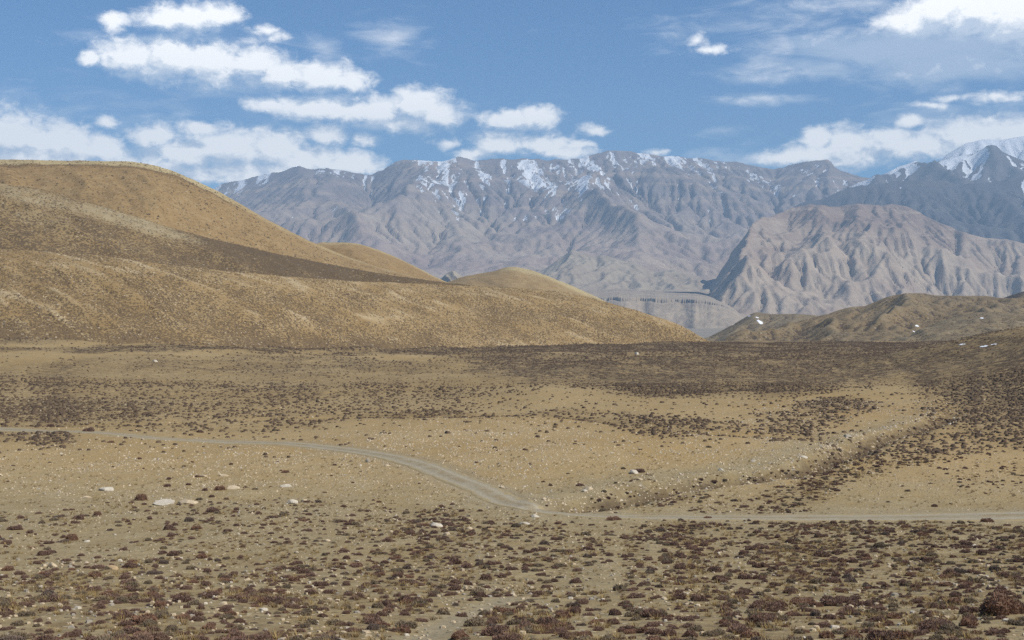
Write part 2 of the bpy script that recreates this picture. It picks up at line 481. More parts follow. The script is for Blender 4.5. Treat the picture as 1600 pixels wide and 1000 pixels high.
def ground_full(X, Y, mk=None):
    X = np.asarray(X, float); Y = np.asarray(Y, float)
    dt, dg, sg, ds, dr = masks(X, Y) if mk is None else mk
    z = ground_base(X, Y); gk = 1 - 0.9 * sstep(Y, 175, 210)
    near = 1 - sstep(dt, TW * 0.9, TW * 2.6)
    far = sstep(Y, 60, 500)
    n = 0.55 * NZ.fbm(X / 38, Y / 38, 3) * (1 + 2.2 * far)
    n = n + 0.22 * NZ2.fbm(X / 9, Y / 9, 3) * (1 - 0.7 * near)
    n = n + 0.07 * NZ3.fbm(X / 1.7, Y / 1.7, 3) * (1 - 0.9 * near)
    z = z + n
    dgw = dg + 1.0 * NZ3.fbm(X / 3.0, Y / 3.0, 3)
    z = z - 1.6 * gk * np.exp(-(dgw / 1.6) ** 2) + 0.12 * np.exp(-((dgw - 3) / 2.0) ** 2) * (sg > 0)
    z = z + NZ2.fbm(X / 2.2, Y / 2.2, 2) * 0.18 * np.exp(-(dg / 6) ** 2)
    z = z - 0.55 * np.exp(-(ds / 2.5) ** 2)
    z = z - 0.10 * np.exp(-(dr / 0.9) ** 2)
    z = z - 0.06 * (1 - sstep(dt, TW * 0.9, TW * 1.3))
    return z

# where the cushion scrub grows: blobs (x, y, rx, ry, tilt deg, density) over the view, laid on the ground
VEG = [
 (300,522,900,12,0,.95),(1000,542,700,13,0,1.0),(200,545,520,6,0,.75),
 (1020,585,330,34,2,1.0),(1250,572,270,36,0,1.0),(860,575,160,22,6,.9),(1400,560,140,24,0,1.0),
 (560,570,250,12,3,.40),(300,575,300,20,0,.42),(120,595,260,34,0,.40),(330,615,260,36,0,.42),(520,605,170,44,0,.32),(110,642,240,26,0,.85),(330,655,220,22,0,.6),(470,600,110,34,0,.35),
 (640,646,200,8,0,.6),(820,646,200,6,0,.55),(700,610,150,36,0,.22),
 (1060,668,130,20,6,.45),(1180,672,130,16,4,.62),(1250,655,100,18,0,.45),(1310,636,90,14,0,.75),
 (1570,600,150,80,0,1.0),(1550,650,130,44,0,.95),(1600,560,140,54,0,1.0),(1480,575,120,40,0,1.0),(1540,540,120,26,0,.9),
 (1230,772,110,16,-8,.62),(1330,735,150,24,-16,.85),(1450,700,170,26,-10,.78),(1570,680,120,22,0,.75),(1180,790,90,9,0,.45),(1540,745,130,26,0,.14),
 (60,688,90,15,4,.75),(1000,758,60,18,0,.35),(960,772,50,12,0,.5),(1060,775,90,10,0,.45),
 (330,805,330,30,0,.13),(120,850,260,60,0,.15),(430,830,330,60,0,.32),(760,840,200,46,8,.55),
 (1300,838,520,30,0,.75),(1200,880,620,55,0,.9),(420,915,520,55,0,.85),(300,985,700,62,0,1.0),(1100,975,780,70,0,1.0),(1500,930,300,70,0,1.0),(760,900,300,50,0,.85),
]
BARE = [(962,915,13,105,3,.85),(1037,905,12,95,-2,.75),(690,975,75,16,-28,1),(560,955,60,10,0,.7),(770,915,60,9,0,.6),(905,905,90,10,-8,.6),(960,880,26,70,0,.55),(930,960,22,60,8,.6),(1000,850,50,9,0,.5),(1230,960,30,14,0,.5),(860,930,60,10,0,.5),(1560,975,50,20,0,.6),(620,880,70,9,0,.4),(1350,905,60,6,0,.5)]
def blobs(px, py, lst, soft=0.45):
    v = np.zeros(np.shape(px))
    for (x, y, rx, ry, a, d) in lst:
        c, s = math.cos(rad(a)), math.sin(rad(a))
        dx, dy = px - x, py - y
        q = np.sqrt(((dx * c + dy * s) / rx) ** 2 + ((-dx * s + dy * c) / ry) ** 2)
        v = np.maximum(v, d * (1 - sstep(q, 1 - soft, 1 + soft * 0.35)))
    return v
def veg_density(X, Y, Z, mk):
    dt, dg, sg, ds, dr = mk
    px, py = project(X, Y, Z)
    w = np.clip(Y / 120, 0.4, 2.5)
    qx = px + 40 * NZ2.fbm(X / (7 * w), Y / (16 * w), 3); qy = py + 9 * NZ3.fbm(X / (9 * w), Y / (20 * w), 3)
    v = blobs(qx, qy, VEG)
    v = np.where(Y < 26, 0.9, v)
    v = v * (0.55 + 0.75 * sstep(NZ.fbm(X / (4 * w), Y / (9 * w), 3), -0.35, 0.3))
    v = v * (1 - blobs(qx, qy, BARE))
    v = np.where((dg < 6) & (dg > 2.4) & (sg > 0) & (Y < 200), v * 0.45, v); v = np.maximum(v, (1 - sstep(Y, 180, 205)) * np.exp(-(dg / 1.6) ** 2))
    v = np.maximum(v, 0.45 * np.exp(-(ds / 2.5) ** 2) * (px > 350))
    v = v + 0.012 + 0.035 * (Y > 138)
    v = v * sstep(dt, TW * 1.02, TW * 1.25) * sstep(dr, 0.3, 0.9)
    return np.clip(v, 0, 1)

def build_ground():
    fine_py = np.linspace(1085, 546, 570)
    Yf = np.geomspace(20, 560, 4000); pyf = HZ - F * prof(Yf) / Yf
    rows = np.concatenate([np.linspace(-40, 20, 30)[:-1], np.interp(-fine_py, -pyf, Yf), np.geomspace(545, 2500, 60)])
    rows = np.unique(np.round(rows, 3))
    nc = 560
    a = np.linspace(-1, 1, nc)
    half = np.maximum(30, 0.43 * rows + 14)
    Y = np.repeat(rows[:, None], nc, 1); X = half[:, None] * a[None, :]
    mk = masks(X, Y)
    Z = ground_full(X, Y, mk)
    px, py = project(X, Y, ground_base(X, Y))
    veg = veg_density(X, Y, ground_base(X, Y), mk)
    dt, dg, sg, ds, dr = mk
    grey = 0.95 * (1 - sstep(Y, 75, 140)) + 0.25
    grey = grey * (1 - 0.75 * np.exp(-((X - 14) / 28) ** 2 - ((Y - 160) / 45) ** 2))
    grey = np.clip(grey + 0.8 * np.exp(-((dg - 4) / 4) ** 2) * (sg > 0) * (1 - sstep(Y, 180, 210)) - 0.4 * sstep(X, 25, 60) * sstep(Y, 92, 100) * (1 - sstep(Y, 180, 260)), 0, 1)
    bare = np.clip(0.6 * np.exp(-(dr / 0.6) ** 2) + 0.7 * np.exp(-((dt - TW) / 0.8) ** 2) * 0.6, 0, 1)
    o = mesh_from('ground', np.stack([X, Y, Z], -1), grid_faces(len(rows), nc), [M_ground], True,
                  {'veg': veg, 'grey': grey, 'bare': bare, 'channel_scrub_shade': 0.9 * np.exp(-(dg / 1.7) ** 2) * (1 - sstep(Y, 180, 205)), 'litter_shade': np.clip(veg * sstep(Y, 130, 260) * 1.1 + 0.9 * np.exp(-(dg / 1.6) ** 2) * (1 - sstep(Y, 180, 205)), 0, 1)})  # both gully terms paint scrub and shade along the bed
    structure(o, 'dry tan and grey basin floor between the hills')
build_ground()

def build_track():
    L = TRACK
    s = np.concatenate([[0], np.cumsum(np.hypot(*np.diff(L, axis=0).T))])
    t = np.arange(0, s[-1], 0.35)
    P = np.stack([np.interp(t, s, L[:, 0]), np.interp(t, s, L[:, 1])], -1)
    for _ in range(30): P[1:-1] = 0.25 * P[:-2] + 0.5 * P[1:-1] + 0.25 * P[2:]
    T = np.gradient(P, axis=0); T /= np.linalg.norm(T, axis=1)[:, None]
    N = np.stack([-T[:, 1], T[:, 0]], -1)
    na = 23
    a = np.linspace(-1, 1, na)
    wl = TW * (0.92 + 0.34 * NZ.fbm(t / 3, t * 0 + 3, 4)); wr = TW * (0.92 + 0.34 * NZ.fbm(t / 3, t * 0 + 40, 4))
    wf = track_wide(P[:, 0]); wl = wl * wf; wr = wr * wf
    off = np.where(a[None, :] < 0, a[None, :] * wl[:, None], a[None, :] * wr[:, None])
    X = P[:, :1] + N[:, :1] * off; Y = P[:, 1:] + N[:, 1:] * off
    rut = np.exp(-((np.abs(off) / wf[:, None] - 0.85) / 0.35) ** 2)
    Z = ground_full(X, Y) + 0.05 + 0.03 * (1 - np.abs(a[None, :])) - 0.03 * rut
    Z = Z - 0.09 * (np.abs(a[None, :]) > 0.97)
    o = mesh_from('track', np.stack([X, Y, Z], -1), grid_faces(len(t), na), [M_track], True, {'rut': rut, 'side': np.repeat(np.abs(a)[None, :], len(t), 0)})
    structure(o, 'pale gravel vehicle track crossing the basin')
build_track()

# ------------------------------------------------------------------ hills around the basin
def hill(name, crest, base, nx, nv, mat, label, back=(120, 40), round_=0.35, rough=None, attrs=None, emb=1.5, g_pow=1.0):
    """crest: (x, y, Y); base: (x, Y) on the ground or (x, y, Y)"""
    c = np.array(crest, float)
    fy, fY = curve(c[:, 0], c[:, 1]), curve(c[:, 0], c[:, 2])
    b = np.array(base, float)
    px = np.linspace(c[0, 0], c[-1, 0], nx)
    Yc = fY(px); Zc = E + (HZ - fy(px)) / F * Yc
    if b.shape[1] == 2:
        Yb = curve(b[:, 0], b[:, 1])(px); Xb = Yb * (px - 800) / F
        Zb = ground_base(Xb, Yb) - emb
    else:
        Yb = curve(b[:, 0], b[:, 2])(px); Zb = E + (HZ - curve(b[:, 0], b[:, 1])(px)) / F * Yb
    nf = int(nv * 0.75)
    t = np.concatenate([np.linspace(0, 1, nf), 1 + np.linspace(0, 1, nv - nf + 1)[1:]])[:, None]
    tf = np.clip(t, 0, 1); tb = np.clip(t - 1, 0, 1)
    g = tf ** g_pow
    g = (1 - round_) * g + round_ * (1 - (1 - tf) ** 2)
    Y = Yb + (Yc - Yb) * tf + back[0] * tb
    Z = Zb + (Zc - Zb) * g - back[1] * tb ** 1.4
    PX = np.repeat(px[None, :], len(t), 0); TT = np.repeat(t, nx, 1)
    X = Y * (PX - 800) / F
    X = np.where(TT > 1, Yc * (PX - 800) / F, X)
    if rough is not None: Z = Z + rough(X, Y, PX, TT)
    at = attrs(X, Y, Z, PX, TT) if attrs else {}
    at.setdefault('veg', np.full(X.shape, .5)); at.setdefault('pale', np.zeros(X.shape))
    o = mesh_from(name, np.stack([X, Y, Z], -1), grid_faces(len(t), nx), [mat], True, at)
    structure(o, label)
    return o

M_near = hill_material('spur_slope', (0.255,0.170,0.075), (0.295,0.202,0.094), (0.38,0.29,0.165), (0.135,0.092,0.050), 0.85, 1.0, 0.35, 0.2)
M_brown = hill_material('brown_slope', (0.232,0.155,0.072), (0.265,0.182,0.086), (0.33,0.265,0.155), (0.105,0.074,0.044), 1.1, 1.0, 0.4, 0.35)
M_tan = hill_material('tan_slope', (0.275,0.178,0.076), (0.305,0.204,0.092), (0.42,0.335,0.175), (0.150,0.094,0.044), 1.6, 0.75, 0.4, 0.2)
M_olive_shaded = hill_material('olive_slope_shaded', (0.185,0.128,0.060), (0.225,0.158,0.078), (0.225,0.185,0.115), (0.078,0.055,0.037), 2.6, 0.95, 0.8, 0.75)  # darker olive: cloud shadow over the right hills is put into the colour

rill = lambda PX, TT, k, w, s: NZ2.ridged((PX + k * TT) / w, TT * 1.3 + s, 3)

def near_rough(X, Y, PX, TT):
    e = np.sin(np.pi * np.clip(TT, 0, 1)) ** 0.7
    r = rill(PX, TT, 260, 95, 3.0)
    r2 = rill(PX, TT, 230, 28, 9.0)
    return e * ((r - 0.5) * 3.0 + (r2 - 0.5) * 0.8) + 0.5 * NZ.fbm(X / 12, Y / 12, 3)
def near_attr(X, Y, Z, PX, TT):
    r = rill(PX, TT, 260, 95, 3.0)
    v = 0.42 + 0.35 * NZ.fbm(PX / 90, TT * 3, 3) + 0.45 * (0.5 - r)
    v = v + 0.5 * (1 - sstep(TT, 0.0, 0.22)) * (1 - sstep(PX, 500, 900)) - 0.12 * sstep(TT, 0.6, 1.0) * sstep(PX, 100, 400)
    p = 0.75 * sstep(r, 0.74, 0.92) + 0.12 * sstep(TT, 0.7, 1) * sstep(PX, 100, 400) + 0.06 + 0.25 * NZ3.fbm(PX / 50, TT * 5, 3)
    return {'veg': np.clip(v, 0, 1), 'pale': np.clip(p, 0, 1)}
D_CREST = [(-260,378,470),(-100,384,476),(0,389,480),(130,396,490),(250,412,505),(400,428,535),(550,439,585),(690,445,640),(760,448,670),(880,456,705),(940,470,715),(1000,487,722),(1060,507,730),(1112,537,740)]
hill('hill', D_CREST, [(-260,385),(0,395),(300,430),(600,520),(900,640),(1112,735)], 540, 160, M_near,
     'near tan spur with scrub and rills left of the basin', (70, 12), 0.30, near_rough, near_attr)
def brown_rough(X, Y, PX, TT):
    return np.sin(np.pi * np.clip(TT, 0, 1)) * (rill(PX, TT, 200, 120, 1.0) - 0.5) * 5 + 0.6 * NZ.fbm(X / 14, Y / 14, 3)
def brown_attr(X, Y, Z, PX, TT):
    p = 1.1 * blobs(PX, HZ - F * (Z - E) / Y, [(60,310,110,16,14,.8),(200,345,120,14,16,1.0),(270,365,70,8,17,.8),(60,340,80,14,10,.35)], 0.6)
    v = 0.58 + 0.32 * NZ.fbm(PX / 60, TT * 4, 3) + 0.30 * sstep(PX + 120 * TT, 330, 520)
    return {'veg': np.clip(v - 0.4 * p, 0, 1), 'pale': np.clip(p * (0.7 + 0.6 * NZ2.fbm(PX / 14, TT * 14, 3)), 0, 1)}
hill('hill', [(-260,250,640),(-100,270,646),(0,286,650),(60,295,655),(130,314,662),(200,335,670),(300,365,685),(450,400,705),(600,428,735),(690,441,760),(760,450,775),(860,470,790)],
     [(-260,400,540),(0,410,548),(250,432,575),(400,446,605),(550,456,655),(690,462,700),(860,480,770)], 420, 110, M_brown,
     'dark brown spur with a grey stony shoulder behind the near spur', (110, 25), 0.3, brown_rough, brown_attr)
def tan_rough(X, Y, PX, TT):
    return np.sin(np.pi * np.clip(TT, 0, 1)) * (rill(PX, TT, 160, 110, 5.0) - 0.5) * 9 + 0.9 * NZ.fbm(X / 18, Y / 18, 3)
def tan_attr(X, Y, Z, PX, TT):
    lim = 0.88 + 0.03 * NZ.fbm(PX / 40, PX * 0, 3)
    p = sstep(TT, lim - 0.02, lim + 0.03) * (1 - sstep(PX, 300, 420) * 0.6)
    v = 0.24 + 0.35 * NZ.fbm((PX + 160 * TT) / 50, TT * 3, 4) + 0.75 * np.exp(-((TT - lim + 0.01) / 0.022) ** 2) * (1 - sstep(PX, 330, 400))
    return {'veg': np.clip(v, 0, 1), 'pale': np.clip(p * 0.95, 0, 1)}
hill('hill', [(-260,246,1150),(0,249,1150),(100,251,1155),(190,252,1160),(225,255,1162),(260,264,1166),(300,280,1172),(330,294,1180),(380,322,1188),(430,350,1200),(500,384,1215),(600,420,1240),(700,447,1260),(800,480,1280)],
     [(-260,420,820),(0,440,830),(300,450,860),(500,470,900),(800,500,980)], 420, 120, M_tan,
     'smooth tan hill with a pale flat top at upper left', (300, 40), 0.45, tan_rough, tan_attr)
hill('hill', [(440,400,1420),(480,384,1425),(505,379,1430),(545,379,1435),(580,387,1440),(640,412,1450),(690,437,1460),(740,458,1470)],
     [(440,470,1150),(740,480,1200)], 160, 60, M_tan, 'low tan rise behind the slope of the pale-topped hill', (150, 40), 0.4, tan_rough,
     lambda X, Y, Z, PX, TT: {'veg': 0.2 + 0.3 * NZ.fbm(PX / 40, TT * 4, 3), 'pale': 0.6 * sstep(TT, 0.9, 0.97)})
hill('hill', [(660,448,1750),(700,440,1750),(730,431,1750),(765,425,1750),(800,417,1750),(828,422,1755),(880,441,1760),(940,468,1770),(1000,500,1780)],
     [(660,480,1350),(1000,520,1400)], 160, 60, M_tan, 'small tan knoll with a pale pointed top behind the spur', (200, 60), 0.3, tan_rough,
     lambda X, Y, Z, PX, TT: {'veg': 0.25 + 0.3 * NZ.fbm(PX / 40, TT * 4, 3), 'pale': np.clip(0.8 * sstep(TT, 0.8, 0.95) * sstep(PX, 770, 800) + 0.2, 0, 1)})

def olive_rough(amp, k=-330, w=110, s=2.0):
    def f(X, Y, PX, TT):
        e = np.sin(np.pi * np.clip(TT, 0, 1)) ** 0.8
        wpx = PX + 25 * NZ3.fbm(PX / 60, TT * 3, 2)
        return e * ((rill(wpx, TT, k, w, s) - 0.5) * amp + (rill(wpx, TT, k, w / 3.1, s + 4) - 0.5) * amp * 0.3) + 0.05 * amp * NZ.fbm(X / 20, Y / 20, 3)
    return f
def olive_attr(k=-330, w=110, s=2.0, pale=0.2):
    def f(X, Y, Z, PX, TT):
        r = rill(PX + 25 * NZ3.fbm(PX / 60, TT * 3, 2), TT, k, w, s)
        v = 0.45 + 0.35 * NZ.fbm(PX / 50, TT * 4, 4) + 1.5 * (0.5 - r)
        return {'veg': np.clip(v, 0, 1), 'pale': np.clip(pale + 0.5 * NZ2.fbm(PX / 70, TT * 3 + 5, 3) + 0.3 * sstep(TT, .85, 1), 0, 1)}
    return f
hill('hill', [(1540,490,2250),(1570,472,2260),(1600,456,2270),(1680,440,2280),(1800,430,2290)], [(1540,520,1950),(1800,520,1950)], 120, 60, M_olive_shaded,
     'grey brown shoulder rising at the right edge behind the olive hill', (300, 60), 0.3, olive_rough(14), olive_attr(pale=0.1))
# ------------------------------------------------------------------ far country
def plain_sheet():
    rows = np.concatenate([np.linspace(1500, 9000, 60), np.linspace(9200, 15700, 30)])
    a = np.linspace(-1, 1, 120)
    Y = np.repeat(rows[:, None], 120, 1); X = (3000 + 0.38 * rows)[:, None] * a
    Z = E - 200 + 10 * NZ.fbm(X / 900, Y / 900, 3)
    m, T, b, pos = new_mat('valley_gravel')
    n = T.noise(pos, 0.003, 6, 0.6)
    T.put(b.inputs['Base Color'], T.mix(T.smooth(n, 0.35, 0.65), (0.33, 0.265, 0.18), (0.25, 0.215, 0.165)))
    structure(mesh_from('valley_floor', np.stack([X, Y, Z], -1), grid_faces(len(rows), 120), [m]), 'pale gravel valley floor far below')
plain_sheet()

def bil(H, x, y):
    nr, nc = H.shape
    x = np.clip(x, 0, nc - 1.001); y = np.clip(y, 0, nr - 1.001)
    i = x.astype(np.int64); j = y.astype(np.int64); u = x - i; v = y - j
    k = j * nc + i; h = H.ravel()
    a, b, c, d = h[k], h[k + 1], h[k + nc], h[k + nc + 1]
    return (a * (1 - u) * (1 - v) + b * u * (1 - v) + c * (1 - u) * v + d * u * v, (b - a) * (1 - v) + (d - c) * v, (c - a) * (1 - u) + (d - b) * u, k, u, v)

def erode(H, cell, drops, batches, steps, seed, rate=0.35, cap=5.0, inertia=0.05, live=None):
    """rain drops that carve gullies; H in metres on a square grid"""
    r = np.random.default_rng(seed)
    H = H / cell
    nr, nc = H.shape; N = nr * nc
    flow = np.zeros(N)
    for bt in range(batches):
        x = r.random(drops) * (nc - 3) + 1; y = r.random(drops) * (nr - 3) + 1
        dx = np.zeros(drops); dy = np.zeros(drops); sp = np.ones(drops); wa = np.ones(drops); sd = np.zeros(drops)
        for st in range(steps):
            h, gx, gy, k, u, v = bil(H, x, y)
            dx = dx * inertia - gx * (1 - inertia); dy = dy * inertia - gy * (1 - inertia)
            l = np.hypot(dx, dy) + 1e-9; dx /= l; dy /= l
            nx, ny = x + dx, y + dy
            ok = (nx > 1) & (nx < nc - 2) & (ny > 1) & (ny < nr - 2)
            h2 = bil(H, nx, ny)[0]
            dh = h2 - h
            c = np.maximum(-dh, 0.01) * sp * wa * cap
            dep = np.where(dh > 0, np.minimum(dh, sd), np.where(sd > c, (sd - c) * 0.25, -np.minimum((c - sd) * rate * 0.3, np.maximum(-dh, 0) * 0.5)))
            dep = np.where(ok, dep, 0)
            sd = sd - dep
            acc = 0.0
            for kk, w in ((k, (1 - u) * (1 - v)), (k + 1, u * (1 - v)), (k + nc, (1 - u) * v), (k + nc + 1, u * v)):
                acc = acc + np.bincount(kk, dep * w, N)
            H = H + np.clip(acc, -0.05, 0.03).reshape(nr, nc)
            flow += np.bincount(k, wa * ok, N)
            sp = np.sqrt(np.maximum(sp * sp - dh * 2.0, 0.05)); sp = np.minimum(sp, 3.0)
            wa = wa * 0.985
            x = np.where(ok, nx, x); y = np.where(ok, ny, y)
    return H * cell, flow.reshape(nr, nc)

def fluvial(H, cell, iters, K, m=0.5, crit=0.9, creep=1):
    """rivers cut down in proportion to the land they drain, slopes fail above a critical angle"""
    nr, nc = H.shape; N = nr * nc
    offs = [(-1, 0, 1), (1, 0, 1), (0, -1, 1), (0, 1, 1), (-1, -1, 1.41421), (-1, 1, 1.41421), (1, -1, 1.41421), (1, 1, 1.41421)]
    idx = np.arange(N).reshape(nr, nc)
    A = None
    for it in range(iters):
        P = np.pad(H, 1, mode='constant', constant_values=1e9)
        best = np.zeros((nr, nc)); rec = idx.copy(); dl = np.ones((nr, nc))
        for (a, b, d) in offs:
            s = (H - P[1 + a:1 + a + nr, 1 + b:1 + b + nc]) / d
            k = s > best
            best[k] = s[k]; rec[k] = (idx + a * nc + b)[k]; dl[k] = d
        rec = rec.ravel()
        lev = (rec != idx.ravel()).astype(np.int64); p = rec.copy()
        for _ in range(13):
            lev = lev + lev[p]; p = p[p]
        order = np.argsort(lev, kind='stable'); ls = lev[order]
        cuts = np.searchsorted(ls, np.arange(ls[-1] + 2))
        A = np.ones(N)
        for L in range(ls[-1], 0, -1):
            n = order[cuts[L]:cuts[L + 1]]
            A += np.bincount(rec[n], A[n], N) if len(n) > 4000 else 0
            if len(n) <= 4000: np.add.at(A, rec[n], A[n])
        Fk = K * (A * cell * cell) ** m / (dl.ravel() * cell)
        h = H.ravel().copy()
        for L in range(1, ls[-1] + 1):
            n = order[cuts[L]:cuts[L + 1]]
            h[n] = (h[n] + Fk[n] * h[rec[n]]) / (1 + Fk[n])
        H = h.reshape(nr, nc)
        for _ in range(creep):
            P = np.pad(H, 1, mode='edge'); dH = 0.0
            for (a, b, d) in offs:
                q = P[1 + a:1 + a + nr, 1 + b:1 + b + nc] - H
                ex = np.sign(q) * np.maximum(np.abs(q) - crit * cell * d, 0)
                dH = dH + ex * 0.09
            H = H + dH
    return H, A.reshape(nr, nc)

def blur(H, n):
    for _ in range(n):
        H = np.pad(H, 1, mode='edge')
        H = 0.25 * (H[:-2, 1:-1] + H[2:, 1:-1]) + 0.5 * H[1:-1, 1:-1]
        H = np.pad(H, 1, mode='edge')
        H = 0.25 * (H[1:-1, :-2] + H[1:-1, 2:]) + 0.5 * H[1:-1, 1:-1]
    return H

def range_height(X, Y, crest, base, pw=1.25, back=0.55, warp=0.0):
    """height of a range given by its crest line and its foot, both as (x, y, Y)"""
    PX = 800 + F * X / Y
    if np.ndim(warp): PX = PX + warp
    c = np.array(crest, float); b = np.array(base, float)
    Yc = np.interp(PX, c[:, 0], c[:, 2]); Zc = E + (HZ - np.interp(PX, c[:, 0], c[:, 1])) / F * Yc
    Yb = np.interp(PX, b[:, 0], b[:, 2]); Zb = E + (HZ - np.interp(PX, b[:, 0], b[:, 1])) / F * Yb
    t = (Y - Yb) / (Yc - Yb); tc = np.clip(t, 0, 1)
    z = Zb + (Zc - Zb) * tc ** pw
    z = np.where(t < 0, Zb + (Y - Yb) * 0.06, z)
    z = np.where(t > 1, Zc - (Y - Yc) * back, z)
    return z, np.clip(t, 0, 1.3), Zc - Zb

def terrain_object(name, X, Y, Z, keep, mat, attrs, label):
    nr, nc = X.shape
    f = grid_faces(nr, nc)
    kf = keep.ravel()[f].any(1)
    f = f[kf]
    used = np.zeros(nr * nc, bool); used[f.ravel()] = True
    idx = np.cumsum(used) - 1
    V = np.stack([X, Y, Z], -1).reshape(-1, 3)[used]
    o = mesh_from(name, V, idx[f], [mat], True, {k: v.ravel()[used] for k, v in attrs.items()})
    structure(o, label)
    return o

def main_range():
    cell = 20.0
    xs = np.arange(-4700, 6900, cell); ys = np.arange(7400, 15600, cell)
    X, Y = np.meshgrid(xs, ys)
    crest = [(-300,340),(250,318),(330,293),(345,286),(395,275),(430,268),(452,262),(466,259),(490,264),(515,261),(545,267),(582,271),(600,262),(617,250),(650,247),(690,251),(718,243),(745,248),(790,245),(835,246),(862,248),(900,246),(935,236),(965,232),(1000,237),(1040,243),(1090,246),(1140,250),(1180,257),(1212,263),(1245,254),(1270,250),(1298,248),(1306,256),(1316,266),(1345,275),(1420,285),(1500,300),(1900,320)]
    cY = 14200
    crest = [(a, b, cY + 500 * math.sin(a / 140.0)) for a, b in crest]
    base = [(-300,420,9200),(330,418,9000),(600,428,8600),(800,436,8400),(1000,442,8300),(1150,440,8600),(1400,440,9500),(1900,440,9800)]
    wx = 260 * NZ.fbm(X / 2600, Y / 2600, 3)
    h, t, rel = range_height(X, Y, crest, base, 1.22, 0.6, warp=26 * NZ2.fbm(X / 1500, Y / 1500, 3) * sstep(15000 - Y, 900, 2600))
    # dark ridge on the right
    d_crest = [(1080,420),(1180,350),(1240,318),(1290,304),(1330,289),(1380,283),(1430,280),(1470,278),(1500,287),(1530,283),(1560,278),(1600,272),(1900,255)]
    d_crest = [(a, b, 12000) for a, b in d_crest]
    h3, t3, rel3 = range_height(X, Y, d_crest, [(1080,440,10300),(1900,430,10000)], 0.9, 0.55)
    PX = 800 + F * X / Y
    h3 = np.where(PX < 1085, -900, h3)
    on3 = sstep(h3 - h, -40, 60)
    h = np.maximum(h, h3); t = np.where(on3 > .5, t3, t)
    env = np.clip(np.sin(np.pi * np.clip(t, 0, 1) ** 0.85), 0, 1) ** 0.8
    r1 = NZ.ridged((X + 2.2 * wx + 0.25 * Y) / 2300, (Y - 0.5 * X) / 4200 + 3, 3, 0.5)
    r2 = NZ2.fbm((X - wx) / 520, (Y + wx) / 800, 5, 0.55)
    r3 = NZ3.ridged((X + 0.4 * Y + wx) / 150, (Y - 0.3 * X) / 260, 3, 0.55)
    h = h + env * ((r1 - 0.6) * 460 + r2 * 120 + (r3 - 0.5) * 22)
    h = h + 16 * NZ3.fbm(X / 160, Y / 160, 4) * (0.4 + env)
    h = np.maximum(h, E - 200)
    h0 = h.copy()
    h, flow = fluvial(h, cell, 22, 0.075, 0.44, 1.05, 0)
    h = h + 6 * NZ2.fbm(X / 70, Y / 70, 3) * env + 26 * (NZ3.ridged(X / 260, Y / 260, 4) - 0.5) * sstep(t, 0.6, 1.0)
    conc = blur(h, 5) - h
    gx = np.gradient(h, cell, axis=1); gy = np.gradient(h, cell, axis=0)
    slope = np.hypot(gx, gy)
    zrel = (h - E)
    left = gx / (slope + 0.05)        # positive: falls to the left, away from the sun
    low = NZ3.fbm(X / 900, Y / 1500, 4)
    snow = 0.34 * sstep(zrel, 480, 950) + 0.22 * left + 0.012 * conc + 0.75 * low - 0.10
    pxx = 800 + F * X / Y
    snow = snow + 0.14 * sstep(pxx, 560, 660) * (1 - sstep(pxx, 960, 1060)) - 0.16 * sstep(pxx, 1020, 1100) - 0.12 * (1 - sstep(pxx, 430, 560))
    snow = np.where(zrel < 520, -1, snow)
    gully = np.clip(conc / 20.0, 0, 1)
    px, py = project(X, Y, h)
    keep = (np.abs(X) < 0.41 * Y + 500) & (Y < 15400)
    mA = rock_material('mauve_rock', [(0.500,0.408,0.305), (0.400,0.300,0.242), (0.262,0.215,0.198), (0.450,0.352,0.258), (0.30,0.26,0.235)], 250, 900, 1.0)
    mB = rock_material('dark_rock_shaded', [(0.120,0.105,0.100), (0.135,0.115,0.105), (0.110,0.102,0.102), (0.155,0.135,0.12), (0.09,0.08,0.08)], 300, 1000, 1.0)  # dark rock whose tone also holds the cloud shadow on this ridge
    dk = on3 > 0.5
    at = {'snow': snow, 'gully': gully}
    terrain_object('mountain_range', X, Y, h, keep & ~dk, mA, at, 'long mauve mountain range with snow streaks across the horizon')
    at['snow'] = snow - 0.10 + 0.25 * sstep(PX, 1520, 1580)
    terrain_object('mountain', X, Y, h, keep & dk, mB, at, 'dark rock ridge below the snow peak at right')
main_range()

